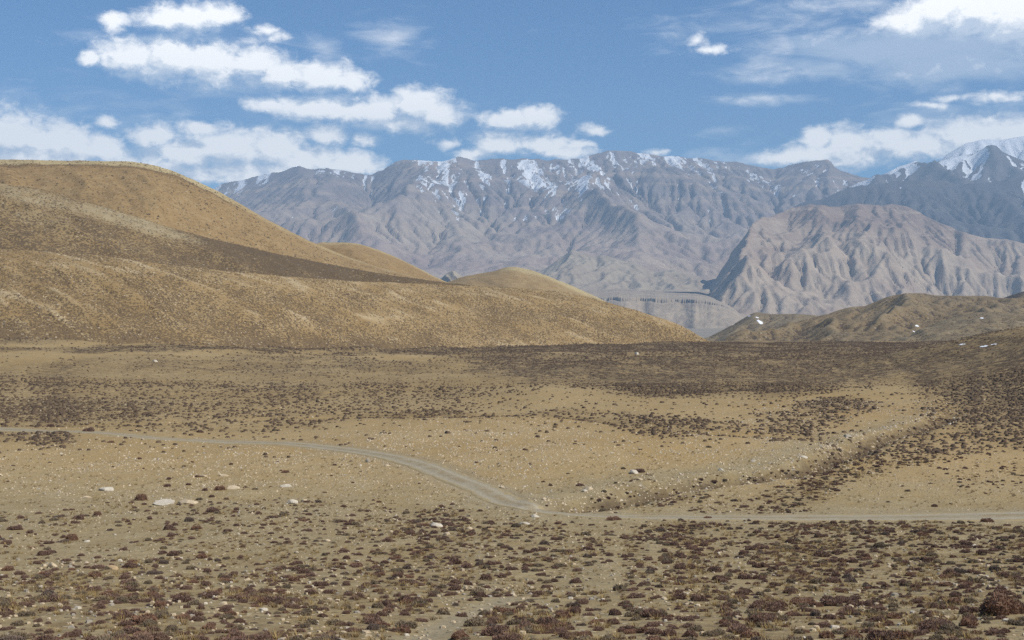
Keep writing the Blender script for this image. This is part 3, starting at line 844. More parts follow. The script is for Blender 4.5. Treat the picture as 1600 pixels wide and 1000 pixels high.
def massif():
    cell = 11.0
    xs = np.arange(700, 4400, cell); ys = np.arange(6100, 9900, cell)
    X, Y = np.meshgrid(xs, ys)
    crest = [(1030,480,6900),(1062,465,7000),(1085,430,7200),(1110,396,7500),(1140,352,7900),(1165,336,8200),(1200,331,8500),(1240,322,8800),(1270,318,8900),(1330,320,9000),(1390,317,9050),(1420,321,9050),(1445,335,9000),(1475,348,8900),(1510,362,8850),(1550,371,8800),(1600,378,8800),(1800,400,8800)]
    base = [(1030,490,6500),(1100,492,6500),(1180,497,6450),(1280,492,6500),(1400,490,6500),(1600,496,6500),(1800,500,6500)]
    wx = 120 * NZ.fbm(X / 700, Y / 700, 3)
    cn = np.linspace(1030, 1800, 160); ca = np.array(crest, float)
    crest = np.stack([cn, np.interp(cn, ca[:, 0], ca[:, 1]) + 6.0 * NZ3.fbm(cn / 40, cn * 0 + 2, 4) * sstep(cn, 1130, 1180), np.interp(cn, ca[:, 0], ca[:, 2]) + 260 * NZ2.fbm(cn / 70, cn * 0, 3)], -1)
    h, t, rel = range_height(X, Y, crest, base, 1.0, 0.65, warp=16 * NZ2.fbm(X / 700, Y / 700, 2) * sstep(9000 - Y, 300, 1500))
    PX = 800 + F * X / Y
    low = sstep(PX, 1350, 1560) * (1 - sstep(t, 0.35, 0.75))
    h = h - rel * 0.20 * low
    env = np.clip(np.sin(np.pi * np.clip(t, 0, 1) ** 0.9), 0, 1) ** 0.7
    r1 = 0.65 * NZ2.ridged((X + 2 * wx + 0.30 * Y) / 980, (Y - 0.4 * X) / 2300 + 1, 3, 0.5) + 0.35 * NZ.ridged((X + 1.5 * wx - 0.5 * Y) / 430, Y / 900, 3, 0.5)
    r2 = NZ3.ridged((X - wx - 0.25 * Y) / 170, (Y + wx) / 700, 4, 0.55)
    h = h + env * ((r1 - 0.6) * 300 + (r2 - 0.5) * 40)
    h = h + 4 * NZ.fbm(X / 60, Y / 60, 4)
    foot = np.interp(Y, [6300, 6700, 7400, 8100, 9000], [1128, 1112, 1078, 1060, 1050])
    wall = E - 150 + 1.12 * (PX - foot) * Y / F + 30 * NZ3.fbm(X / 160, Y / 160, 3)
    h = np.minimum(h, wall)
    h = np.maximum(h, E - 230)
    h, flow = fluvial(h, cell, 20, 0.075, 0.42, 1.05, 0)
    h = h + 14 * (NZ.ridged((X + wx) / 95, Y / 130, 4) - 0.5) * (0.35 + env) + 2.5 * NZ2.fbm(X / 40, Y / 40, 3) * env
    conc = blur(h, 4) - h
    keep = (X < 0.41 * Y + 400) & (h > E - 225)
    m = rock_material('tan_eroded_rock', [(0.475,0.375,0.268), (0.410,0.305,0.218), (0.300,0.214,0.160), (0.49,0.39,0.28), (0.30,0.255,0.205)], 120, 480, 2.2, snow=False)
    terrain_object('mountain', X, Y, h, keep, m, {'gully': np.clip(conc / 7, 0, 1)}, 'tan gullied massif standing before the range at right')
massif()

def snow_peaks():
    mS = rock_material('snowy_rock', [(0.165,0.145,0.135), (0.150,0.130,0.122), (0.14,0.13,0.128), (0.19,0.165,0.145), (0.12,0.11,0.11)], 800, 1700, 1.0)
    cell = 32.0
    X, Y = np.meshgrid(np.arange(3300, 8600, cell), np.arange(11900, 15700, cell))
    def one(crest, cy, by, pw, amp, seedn, snowf, label, ymax):
        c = [(a, b, cy) for a, b in crest]
        h, t, rel = range_height(X, Y, c, [(1200, 300, by), (1900, 300, by)], pw, 0.6)
        env = np.clip(np.sin(np.pi * np.clip(t, 0, 1)), 0, 1) ** 0.8
        h = h + env * (seedn.ridged(X / 800, Y / 1700, 5) - 0.5) * amp + 12 * seedn.fbm(X / 120, Y / 120, 3) + 70 * (NZ.ridged(X / 300, Y / 300, 4) - 0.5) * env
        h, _ = fluvial(h, cell, 16, 0.05, 0.5, 1.1, 1)
        gx = np.gradient(h, cell, axis=1); gy = np.gradient(h, cell, axis=0); sl = np.hypot(gx, gy)
        conc = blur(h, 4) - h
        sn = snowf(X, Y, h, t, gx / (sl + .05), conc)
        keep = (X < 0.41 * Y + 500) & (Y > by - 200) & (Y < ymax) & (h > E + 600)
        terrain_object('mountain', X, Y, h, keep, mS, {'snow': sn, 'gully': np.clip(conc / 14, 0, 1)}, label)
    one([(1310,300),(1345,290),(1385,273),(1430,256),(1462,250),(1490,243),(1520,236),(1542,226),(1556,223),(1574,238),(1600,250),(1640,258),(1900,280)], 13700, 12300, 1.0, 330, NZ3,
        lambda X, Y, h, t, l, c: 0.35 * l + 0.016 * c + 0.5 * NZ.fbm(X / 700, Y / 700, 3) + 0.5 * sstep(t, 0.5, 1.0) - 0.02, 'grey rock peak streaked with snow at right', 14400)
    one([(1250,330),(1340,288),(1362,278),(1392,263),(1415,254),(1432,248),(1440,252),(1452,262),(1480,236),(1505,222),(1535,215),(1562,216),(1580,213),(1610,208),(1900,200)], 15100, 14200, 0.9, 90, NZ2,
        lambda X, Y, h, t, l, c: 2.0 + 0 * X, 'white snow summit rising behind the grey rock peak', 15600)
snow_peaks()

M_terrace = rock_material('terrace_gravel', [(0.43,0.345,0.24), (0.40,0.32,0.225), (0.43,0.35,0.245), (0.38,0.305,0.22), (0.13,0.115,0.105)], 200, 900, 2.0, snow=False)
M_pale = rock_material('pale_badland', [(0.41,0.345,0.25), (0.38,0.31,0.225), (0.43,0.365,0.27), (0.37,0.30,0.22), (0.31,0.265,0.205)], 200, 900, 3.0, snow=False)

def terrace():
    px = np.linspace(840, 1190, 440)
    edge = curve([840,940,1000,1060,1100,1125,1145,1165,1190], [463,465,466,468,470,476,485,497,510])(px) + 2.2 * NZ2.fbm(px / 34, px * 0 + 8, 4)
    bot = edge + curve([840,940,1080,1110,1140,1190], [7,7,7,5,2.5,0.5])(px) * (0.75 + 0.6 * NZ3.fbm(px / 20, px * 0 + 3, 3))
    flute = NZ.ridged(px / 3.6, px * 0 + 2, 2); bay = NZ2.fbm(px / 45, px * 0, 2); cut = sstep(NZ3.fbm(px / 18, px * 0 + 5, 4), -0.15, 0.2)
    Ye = 6250 + 160 * bay
    rows = []
    for k in np.linspace(0, 1, 40):
        rib = NZ3.fbm((px + 30 * (1 - k)) / 14.0, px * 0 + 6 + 5 * k, 4)
        rows.append((519 + (bot - 519) * k ** 0.85, Ye - 520 * (1 - k) + 30 * rib * np.sin(np.pi * k) ** 0.6, 0.0 * px))
    for k in np.linspace(0.12, 1, 9):
        rows.append((bot + (edge - bot) * k, Ye + 34 * flute * (1 - k * 0.5) + 26 * k, np.clip((1.2 - flute) * 1.1, 0, 1) * (0.25 + 0.75 * cut) * (1 - 0.4 * (k > 0.9))))  # cliff flutes darkened: the shadow in them is put into the colour
    back = curve([840,1000,1080,1120,1190], [436,438,443,455,506])(px)
    for k in np.linspace(0.04, 1, 30):
        rows.append((edge + (back - edge) * k, Ye + 26 + 17 * flute + 3300 * k ** 1.3, 0.0 * px))
    V = np.array([np.stack([Y * (px - 800) / F, Y, E + (HZ - py) / F * Y], -1) for py, Y, g in rows])
    V[..., 2] += 3.0 * NZ3.fbm(V[..., 0] / 90, V[..., 1] / 90, 3)
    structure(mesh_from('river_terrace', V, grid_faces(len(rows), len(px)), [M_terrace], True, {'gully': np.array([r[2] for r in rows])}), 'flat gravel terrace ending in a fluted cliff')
terrace()

def eroded_hill(name, crest, base, cell, x0, x1, y0, y1, K, iters, pw, relief, seedn, mat, label, floor, veg=None, crit=0.8):
    """a hill from its crest and foot, furrowed by running water"""
    X, Y = np.meshgrid(np.arange(x0, x1, cell), np.arange(y0, y1, cell))
    b = np.array(base, float)
    if b.shape[1] == 2:
        xb = b[:, 1] * (b[:, 0] - 800) / F
        b = np.stack([b[:, 0], HZ - F * (ground_base(xb, b[:, 1]) - 2 - E) / b[:, 1], b[:, 1]], -1)
    c = np.array(crest, float); q = np.linspace(c[0, 0], c[-1, 0], 200)
    c = np.stack([q, curve(c[:, 0], c[:, 1])(q), curve(c[:, 0], c[:, 2])(q)], -1)
    L = (y1 - y0) * 0.12
    h, t, rel = range_height(X, Y, c, b, pw, 0.35, warp=relief[2] * seedn.fbm(X / (4 * L), Y / (4 * L), 2) * (1 - sstep((Y - y0) / (y1 - y0), 0.55, 0.8)))
    PX = 800 + F * X / Y
    side = np.maximum(c[0, 0] - PX, PX - c[-1, 0])
    h = h - np.maximum(side, 0) * cell * 0.35
    env = np.clip(np.sin(np.pi * np.clip(t, 0, 1)), 0, 1) ** 0.7
    h = h + env * ((seedn.ridged((X - 0.35 * Y) / relief[0], Y / (3.0 * relief[0]), 4) - 0.55) * relief[1] + 0.25 * relief[1] * seedn.fbm(X / (relief[0] * 0.3), Y / (relief[0] * 0.3), 4))
    h = np.maximum(h, floor(X, Y) - 3)
    h, A = fluvial(h, cell, iters, K, 0.5, crit, 1)
    conc = (blur(h, 3) - h) / cell; wide = (blur(h, 12) - h) / cell
    keep = h > floor(X, Y) - 2.5
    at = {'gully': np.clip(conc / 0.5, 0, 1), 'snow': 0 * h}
    if veg: at.update(veg(X, Y, h, PX, t, conc, wide))
    return terrain_object(name, X, Y, h, keep, mat, at, label)

def badland(crest, yb, Yb, amp, w, label, mat, nx=260, nv=70):
    o = hill('badland_hill', crest, [(crest[0][0], yb, Yb), (crest[-1][0], yb, Yb)], nx, nv, mat, label, (500, 150), 0.1,
         lambda X, Y, PX, TT: np.sin(np.pi * np.clip(TT, 0, 1)) ** 0.7 * ((NZ.ridged((PX + 14 * TT) / w, TT * 1.2, 4) - 0.5) * amp),
         lambda X, Y, Z, PX, TT: {'gully': np.clip(1.5 * (0.5 - NZ.ridged((PX + 14 * TT) / w, TT * 1.2, 4)), 0, 1), 'snow': 0 * PX})
eroded_hill('badland_hill', [(740,436,8500),(790,428,8500),(815,422,8500),(835,424,8500),(858,411,8500),(880,397,8500),(893,390,8500),(908,393,8500),(930,400,8500),(942,397,8500),(975,407,8500),(1000,412,8500),(1025,424,8500),(1050,421,8500),(1085,432,8500),(1110,440,8500)],
    [(740,455,7350),(1110,455,7350)], 9.0, -350, 1350, 7300, 9200, 0.06, 16, 1.1, (190, 70, 10), NZ2, M_pale, 'pale cream badland ridge above the terrace', lambda X, Y: 0 * X - 45)
badland([(676,442,5200),(690,434,5200),(700,426,5200),(708,423,5200),(718,429,5200),(732,440,5200)], 448, 5000, 20, 12, 'tiny whitish eroded knob showing behind the tan spur', M_pale, 80, 30)

def olive_veg_shade(pale):
    def f(X, Y, h, PX, t, conc, wide):
        v = 0.34 + 0.30 * NZ.fbm(X / 60, Y / 60 + h / 25, 4) + 1.3 * conc + 0.16 * wide  # hollows darkened for scrub and for the shaded flanks of the spurs
        p = pale + 0.45 * NZ2.fbm(X / 110, Y / 110, 3) - 0.15 * wide
        return {'veg': np.clip(v, 0, 1), 'pale': np.clip(p, 0, 1)}
    return f
eroded_hill('hill', [(1130,545,1850),(1190,519,1860),(1240,502,1870),(1290,489,1880),(1325,479,1890),(1345,477,1895),(1390,462,1900),(1440,457,1900),(1462,460,1900),(1500,461,1900),(1535,461,1905),(1570,466,1910),(1600,464,1910),(1640,462,1915),(1900,440,1920)],
    [(1130,1330),(1400,1300),(1900,1300)], 3.2, 230, 860, 1280, 2050, 0.05, 16, 0.95, (130, 34, 22), NZ2, M_olive_shaded, 'broad olive brown hill at right beyond the basin', ground_base, olive_veg_shade(0.15))
eroded_hill('hill', [(1050,552,2450),(1100,528,2450),(1140,508,2450),(1170,491,2450),(1182,487,2450),(1205,490,2450),(1240,490,2450),(1275,492,2460),(1310,502,2470),(1370,520,2480)],
    [(1050,545,2050),(1370,545,2050)], 3.5, 260, 720, 2000, 2600, 0.05, 14, 0.95, (110, 16, 0), NZ3, M_olive_shaded, 'low pointed hill with a snow patch at the mouth of the basin', lambda X, Y: 0 * X + E - 120, olive_veg_shade(0.35))
eroded_hill('hill', [(1290,541,1380),(1340,535,1390),(1390,530,1400),(1420,520,1410),(1450,506,1420),(1490,494,1425),(1530,487,1430),(1570,488,1430),(1620,493,1435),(1900,500,1440)],
    [(1290,1100),(1500,1060),(1900,1060)], 2.6, 240, 640, 1050, 1520, 0.05, 14, 0.9, (80, 13, 14), NZ, M_olive_shaded, 'grey green stony ridge in front of the olive hill', ground_base, olive_veg_shade(0.42))

# ------------------------------------------------------------------ cushion shrubs, stones, grass
RNG = np.random.default_rng(42)

def shrub_material(name, deep, tip_a, tip_b):
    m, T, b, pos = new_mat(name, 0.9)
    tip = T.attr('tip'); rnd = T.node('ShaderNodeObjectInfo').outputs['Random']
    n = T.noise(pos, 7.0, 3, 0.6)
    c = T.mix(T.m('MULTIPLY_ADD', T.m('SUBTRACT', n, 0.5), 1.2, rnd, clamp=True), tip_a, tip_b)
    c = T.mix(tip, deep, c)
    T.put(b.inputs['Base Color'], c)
    return m
M_shrub = {
 'purple': shrub_material('purple_brown_scrub', (0.110,0.070,0.049), (0.270,0.158,0.116), (0.345,0.216,0.156)),
 'russet': shrub_material('russet_scrub', (0.150,0.090,0.058), (0.300,0.158,0.100), (0.360,0.205,0.130)),
 'grey':   shrub_material('grey_brown_scrub', (0.120,0.092,0.061), (0.290,0.220,0.140), (0.390,0.295,0.180)),
 'slate':  shrub_material('slate_scrub', (0.105,0.078,0.060), (0.215,0.158,0.125), (0.265,0.198,0.150)),
}
M_far_shrub = shrub_material('far_scrub', (0.072,0.049,0.032), (0.095,0.064,0.041), (0.140,0.096,0.058))

M_hill_shrub = shrub_material('hill_scrub', (0.110,0.076,0.044), (0.135,0.094,0.055), (0.175,0.122,0.070))

def shrub_mesh(name, seed, mat, spikes=760, height=0.50, fine=1.0):
    """a springy cushion: lumpy dome bristling with short twigs; unit radius"""
    r = np.random.default_rng(seed); nz = Noise(seed + 500)
    lob = r.random((5, 2)) * 1.3 - 0.65
    def R(th, ph):
        x, y = np.cos(th) * np.cos(ph), np.sin(th) * np.cos(ph)
        k = 0.72 + 0.30 * nz.fbm(x * 1.6 + 4, y * 1.6 + np.sin(ph) * 1.1, 3)
        for l in lob: k = k + 0.20 * np.exp(-(((x - l[0]) ** 2 + (y - l[1]) ** 2) / 0.10))
        return k
    nt, npz = 14, 6
    th = np.linspace(0, 2 * np.pi, nt, endpoint=False); ph = np.linspace(-0.12, 1.35, npz)
    TH, PH = np.meshgrid(th, ph)
    k = R(TH, PH) * 0.90
    V = [np.stack([k * np.cos(TH) * np.cos(PH), k * np.sin(TH) * np.cos(PH), height * k * np.sin(PH)], -1).reshape(-1, 3), np.array([[0, 0, height * 0.9]])]
    f = []
    for j in range(npz - 1):
        for i in range(nt):
            a, b = j * nt + i, j * nt + (i + 1) % nt
            f += [(a, b, b + nt), (a, b + nt, a + nt)]
    top = npz * nt
    for i in range(nt): f.append(((npz - 1) * nt + i, (npz - 1) * nt + (i + 1) % nt, top))
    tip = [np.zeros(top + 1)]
    n = spikes
    th = r.random(n) * 2 * np.pi; ph = np.arcsin(r.random(n) ** 0.8 * 0.98)
    k = R(th, ph) * (0.88 + 0.10 * r.random(n))
    P = np.stack([k * np.cos(th) * np.cos(ph), k * np.sin(th) * np.cos(ph), height * k * np.sin(ph)], -1)
    N = np.stack([np.cos(th) * np.cos(ph), np.sin(th) * np.cos(ph), np.sin(ph) * 1.2 + 0.25], -1) + r.normal(0, 0.33, (n, 3))
    N /= np.linalg.norm(N, axis=1)[:, None]
    S = np.cross(N, r.normal(0, 1, (n, 3))); S /= np.linalg.norm(S, axis=1)[:, None]
    L = (0.06 + 0.10 * r.random(n))[:, None] * fine; w = (0.022 + 0.022 * r.random(n))[:, None] * fine ** 0.7
    sp = np.stack([P - S * w, P + S * w, P + N * L], 1).reshape(-1, 3)
    b0 = top + 1
    f = np.array(f); f2 = b0 + np.arange(3 * n).reshape(n, 3)
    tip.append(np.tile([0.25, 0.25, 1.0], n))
    return mesh_from(name, np.concatenate(V + [sp]), np.concatenate([f, f2]), [M_shrub[mat]], False, {'tip': np.concatenate(tip)}, link=False)

SHRUBS = {k: [shrub_mesh('cushion_shrub', 10 * i + j, k, 760, 0.42 + 0.06 * (j % 3)) for j in range(5 if k in ('purple', 'grey') else 3)]
          for i, k in enumerate(M_shrub)}

BIG = {k: shrub_mesh('cushion_shrub', 200 + i, k, 2600, 0.48, 0.5) for i, k in enumerate(('russet', 'purple'))}

def stone_material(name, a, b_, c_):
    m, T, b, pos = new_mat(name, 0.85)
    rnd = T.node('ShaderNodeObjectInfo').outputs['Random']
    n = T.noise(pos, 2.2, 5, 0.65); f = T.noise(pos, 14.0, 4, 0.7)
    c = T.mix(T.smooth(n, 0.35, 0.65), a, b_)
    c = T.mix(T.smooth(f, 0.52, 0.75, 0.0, 0.6), c, c_)
    T.put(b.inputs['Base Color'], c)
    set_bump(T, b, T.m('ADD', n, T.m('MULTIPLY', f, 0.4)), 0.08, 0.8)
    return m
M_stone = {'white': stone_material('white_limestone', (0.58,0.515,0.405), (0.48,0.42,0.325), (0.29,0.25,0.19)),
           'cream': stone_material('cream_stone', (0.56,0.45,0.30), (0.47,0.37,0.24), (0.30,0.235,0.155)),
           'ochre': stone_material('ochre_stone', (0.46,0.33,0.18), (0.38,0.27,0.15), (0.20,0.14,0.08)),
           'grey': stone_material('grey_stone', (0.37,0.325,0.255), (0.31,0.27,0.21), (0.19,0.165,0.13))}

def stone_mesh(name, seed, mat, flat):
    """boulder: an irregular lump cut by random planes; unit half width"""
    r = np.random.default_rng(seed); nz = Noise(seed + 900)
    n1, n2 = 18, 11
    th = np.linspace(0, 2 * np.pi, n1, endpoint=False); ph = np.linspace(-np.pi / 2 + 0.1, np.pi / 2 - 0.1, n2)
    TH, PH = np.meshgrid(th, ph)
    D = np.stack([np.cos(TH) * np.cos(PH), np.sin(TH) * np.cos(PH), np.sin(PH)], -1).reshape(-1, 3)
    D = np.concatenate([D, [[0, 0, -1], [0, 0, 1]]])
    k = np.full(len(D), 1.25)
    for _ in range(13):
        n = r.normal(0, 1, 3); n /= np.linalg.norm(n)
        d = 0.72 + 0.3 * r.random(); c = D @ n
        k = np.where(c > 0.05, np.minimum(k, d / np.maximum(c, 0.05)), k)
    k = k * (1 + 0.08 * nz.fbm(D[:, 0] * 2.2, D[:, 1] * 2.2 + D[:, 2], 3))
    V = D * k[:, None]; V[:, 2] *= flat
    f = []
    for j in range(n2 - 1):
        for i in range(n1):
            a, b = j * n1 + i, j * n1 + (i + 1) % n1
            f += [(a, b, b + n1), (a, b + n1, a + n1)]
    m = n1 * n2
    for i in range(n1):
        f.append((m, (i + 1) % n1, i)); f.append(((n2 - 1) * n1 + i, (n2 - 1) * n1 + (i + 1) % n1, m + 1))
    return mesh_from(name, V, np.array(f), [M_stone[mat]], False, link=False)

def put(mesh, name, x, y, z, sx, sy, sz, rz, tilt=0.0):
    o = bpy.data.objects.new(name, mesh); COL.objects.link(o)
    o.location = (x, y, z); o.scale = (sx, sy, sz); o.rotation_euler = (tilt * math.sin(rz * 7), tilt * math.cos(rz * 5), rz)
    return o

def on_ground(px, py):
    """where the ground shows at a point of the view"""
    P = unproject([px], [py], lambda X, Y: ground_base(X, Y))
    for _ in range(3):
        X, Y = P[0]
        z = float(ground_full(np.array([X]), np.array([Y]))[0])
        dz = z - float(ground_base(X, Y))
        P = unproject([px], [py], lambda X, Y: ground_base(X, Y) + dz)
    X, Y = P[0]
    return X, Y, float(ground_full(np.array([X]), np.array([Y]))[0])

# singled-out shrubs: x, y of the foot, width in view pixels, colour, height factor, full label, short name
LM_SHRUBS = [
 (1572,962,98,'russet',1.25,'largest rust topped cushion shrub in the lower right corner','the largest rust topped shrub'),
 (1518,972,36,'purple',1.2,'round dark cushion shrub just left of the largest rust topped shrub','the round dark corner shrub'),
 (1336,998,48,'russet',1.1,'wide russet cushion shrub touching the bottom edge right of centre','the russet shrub on the bottom edge'),
 (1256,946,60,'russet',0.7,'long low russet mat shrub in the right foreground','the long low russet mat'),
 (1467,981,66,'purple',0.8,'broad purple brown mat shrub left of the round dark corner shrub','the broad purple mat'),
 (1481,916,32,'russet',0.7,'flat russet mat shrub above the broad purple mat','the flat russet mat'),
 (1303,911,40,'purple',0.8,'long purple brown shrub in the middle of the right foreground scrub','the long purple shrub'),
 (1415,915,23,'purple',1.2,'small domed shrub between the long purple shrub and the flat russet mat','the small domed shrub'),
 (1545,816,28,'russet',0.8,'low russet shrub just below the track near the right edge','the russet shrub below the track'),
 (1415,825,18,'russet',1.2,'small pointed russet shrub alone below the right part of the track','the pointed russet shrub'),
 (1484,829,14,'purple',1.3,'small round dark shrub below the track beside a bright pebble','the round shrub by the track'),
 (1362,848,21,'russet',1.0,'dark russet double shrub in the scrub below the right track','the dark double shrub'),
 (1106,811,19,'russet',1.0,'lone russet cushion shrub on the lower verge of the track','the lone verge shrub'),
 (960,813,31,'russet',0.7,'flat reddish mat shrub on the lower verge at the track bend','the flat reddish verge mat'),
 (942,799,19,'grey',0.8,'low brown tuft on the upper verge of the track beside the gully mouth','the low brown verge tuft'),
 (906,786,19,'purple',0.9,'dark leaning shrub above the track left of the gully mouth','the dark leaning shrub'),
 (1000,770,24,'purple',0.9,'dark shrub among the pale boulders at the gully mouth','the dark gully shrub'),
 (873,990,42,'purple',1.0,'broad purple brown shrub near the bottom edge at centre','the broad bottom centre shrub'),
 (932,976,31,'russet',1.2,'domed russet brown shrub left of the bare strip in the centre foreground','the domed centre shrub'),
 (915,995,36,'russet',1.0,'wide russet brown shrub in front of the domed centre shrub','the wide bottom centre shrub'),
 (1017,980,30,'purple',1.0,'purple brown cushion shrub right of the bare strip near the bottom','the shrub right of the bare strip'),
 (993,970,27,'grey',0.9,'flat topped brown shrub behind the shrub right of the bare strip','the flat topped brown shrub'),
 (718,999,44,'russet',1.1,'wide russet shrub right of the sandy footpath at the bottom edge','the russet footpath shrub'),
 (722,964,25,'purple',1.2,'leaning dark shrub at the head of the sandy footpath','the shrub at the footpath head'),
 (750,884,20,'slate',1.4,'dark round slate brown shrub in the centre foreground','the dark slate shrub'),
 (784,903,20,'purple',1.4,'dark domed shrub in a clearing right of the slate shrub','the dark domed clearing shrub'),
 (219,782,26,'russet',1.3,'round dark red cushion shrub left of the long white slab','the round dark red shrub'),
 (445,739,16,'russet',1.1,'lone dark red shrub on the bare gravel above the white stones','the lone gravel shrub'),
 (343,766,22,'russet',1.2,'dark red shrub beside the small tilted slab','the dark red slab shrub'),
 (319,767,13,'purple',1.3,'small purple shrub left of the dark red slab shrub','the small purple shrub'),
 (295,815,20,'slate',1.6,'blue grey domed shrub below the cream boulder','the blue grey domed shrub'),
 (330,801,30,'purple',1.0,'wide dark double shrub under the white stones','the wide double shrub'),
 (110,845,27,'russet',1.3,'tall reddish brown shrub in the left foreground','the tall reddish shrub'),
 (22,828,31,'purple',1.0,'wide red brown shrub near the left edge','the wide left edge shrub'),
 (120,812,25,'purple',1.1,'two lobed purple brown shrub in the left foreground','the two lobed shrub'),
 (151,806,18,'russet',1.4,'small egg shaped shrub right of the two lobed shrub','the egg shaped shrub'),
 (10,894,25,'russet',1.3,'dark red shrub cut by the left edge','the dark red left edge shrub'),
 (66,868,29,'purple',0.9,'low dark shrub above a pair near the cream block','the upper low shrub'),
 (60,881,26,'purple',0.9,'low dark shrub left of the cream block','the lower low shrub'),
 (255,881,21,'slate',1.4,'dark domed shrub right of the ochre stone','the dark shrub by the ochre stone'),
 (314,873,22,'russet',1.4,'plump reddish shrub near the mossy strip','the plump reddish shrub'),
 (146,901,30,'russet',0.9,'low russet shrub below the ochre stone','the russet shrub under the ochre stone'),
 (263,828,24,'purple',1.2,'domed purple shrub under the blue grey shrub','the domed purple shrub'),
 (306,827,21,'russet',1.2,'reddish dome right of the domed purple shrub','the reddish dome'),
 (135,675,24,'purple',1.0,'large dark shrub just above the track at far left','the large shrub above the track'),
 (172,692,15,'russet',0.9,'small reddish shrub on the lower verge of the left track','the reddish left verge shrub'),
 (78,665,16,'purple',0.9,'dark shrub above the track near the left edge','the dark shrub above the left track'),
 (312,676,14,'purple',1.1,'dark cushion above the middle of the left track','the dark cushion above the track'),
]
LM_STONES = [
 (165,767,27,'white',.34,'flat white slab lying alone on the gravel at left','the lone white slab'),
 (256,789,35,'white',.24,'long white slab beside the cream boulder','the long white slab'),
 (293,787,30,'cream',.36,'blocky cream boulder right of the long white slab','the cream boulder'),
 (362,764,20,'cream',.35,'small tilted slab beside the dark red shrub','the small tilted slab'),
 (447,761,21,'white',.32,'flat white stone above the rounded white boulder','the flat white stone'),
 (455,787,17,'white',.65,'rounded white boulder on the left gravel','the rounded white boulder'),
 (476,784,11,'cream',.5,'small cream stone right of the rounded white boulder','the small cream stone'),
 (136,778,14,'cream',.4,'small cream slab left of the round dark red shrub','the small cream slab'),
 (349,744,15,'cream',.3,'flat cream stone on the gravel behind the slabs','the flat cream stone'),
 (319,745,12,'cream',.35,'little cream stone left of the flat cream stone','the little cream stone'),
 (82,885,14,'cream',.65,'cream block among low shrubs at left','the cream block'),
 (174,890,21,'ochre',.4,'ochre flat stone in the left foreground','the ochre stone'),
 (64,890,6,'cream',1.0,'small upright cream stone left of the cream block','the upright cream stone'),
 (135,847,9,'white',.6,'small white stone below the tall reddish shrub','the small white stone'),
 (412,951,14,'white',.5,'white stone in the dense scrub at lower left','the white scrub stone'),
 (342,883,10,'cream',.45,'flat cream chip beside the mossy strip','the cream chip'),
 (463,864,8,'white',.6,'little white block right of the plump reddish shrub','the little white block'),
 (682,823,20,'white',.5,'long white boulder below the track bend','the long white boulder'),
 (733,827,10,'cream',.7,'cream block between the long white boulder and the ochre block','the cream middle block'),
 (767,829,10,'ochre',.6,'ochre block right of the cream middle block','the ochre block'),
 (820,819,17,'white',.3,'flat white slab in shrubs below the track bend','the flat bend slab'),
 (836,809,12,'white',.5,'white stone beside the track bend','the white bend stone'),
 (511,846,9,'cream',.6,'cream stone in the scrub left of the orange cluster','the cream scrub stone'),
 (586,830,10,'ochre',.8,'orange tinted stone of a small cluster in the scrub','the orange cluster stone'),
 (611,832,9,'cream',.6,'cream stone right of the orange cluster','the cream cluster stone'),
 (698,836,11,'cream',.6,'pale stone below the long white boulder','the pale lower stone'),
 (668,843,8,'white',.7,'small bright stone in scrub under the long white boulder','the small bright stone'),
 (991,768,17,'white',.5,'arched pale boulder at the gully mouth','the arched boulder'),
 (1028,772,17,'cream',.5,'rounded cream boulder right of the arched boulder','the rounded gully boulder'),
 (1001,750,11,'cream',.5,'cream boulder above the gully mouth','the upper gully boulder'),
 (921,765,14,'cream',.5,'flat cream boulder left of the gully mouth','the left gully boulder'),
 (914,771,9,'white',.6,'small white stone by the flat cream boulder','the small left gully stone'),
 (1127,753,9,'white',.7,'bright stone on the gully bank','the bright bank stone'),
 (1178,745,8,'white',.6,'white stone on the middle gully bank','the white bank stone'),
 (1207,749,9,'grey',.6,'grey blue stone in the middle of the gully','the grey gully stone'),
 (1256,716,13,'white',.4,'white slab at the top of the gully bank','the bank slab'),
 (1325,705,13,'grey',.6,'grey boulder where the gully bends','the grey bend boulder'),
 (1326,718,9,'white',.5,'white stone below the grey bend boulder','the white gully stone'),
 (575,722,8,'grey',1.0,'grey knob of rock below the track','the grey rock knob'),
 (605,728,9,'cream',.5,'cream stone near the grey rock knob','the cream knob stone'),
 (850,781,9,'cream',.6,'cream stone on the bank above the track bend','the cream bank stone'),
 (784,763,10,'cream',.6,'cream stone on the cut bank above the descending track','the cut bank stone'),
 (995,554,7,'white',.8,'tiny white boulder far out in the dark scrub','the far white boulder'),
 (242,565,8,'white',.6,'tiny white boulder in the far left scrub','the far left boulder'),
 (891,937,9,'white',.6,'white stone in the bare strip of the centre foreground','the white strip stone'),
 (1000,953,13,'white',.45,'flat white stone under dark shrubs in the centre foreground','the flat centre stone'),
 (1256,999,11,'white',.6,'white stone at the bottom edge right of centre','the bottom edge stone'),
 (1523,853,7,'white',.6,'small white stone in the scrub near the right edge','the right scrub stone'),
 (1101,905,8,'cream',.6,'pale stone in the scrub right of the bare strip','the pale scrub stone'),
 (1010,958,7,'white',.6,'small white stone beside the flat centre stone','the small centre stone'),
]
LANDMARKS = []      # X, Y, short name
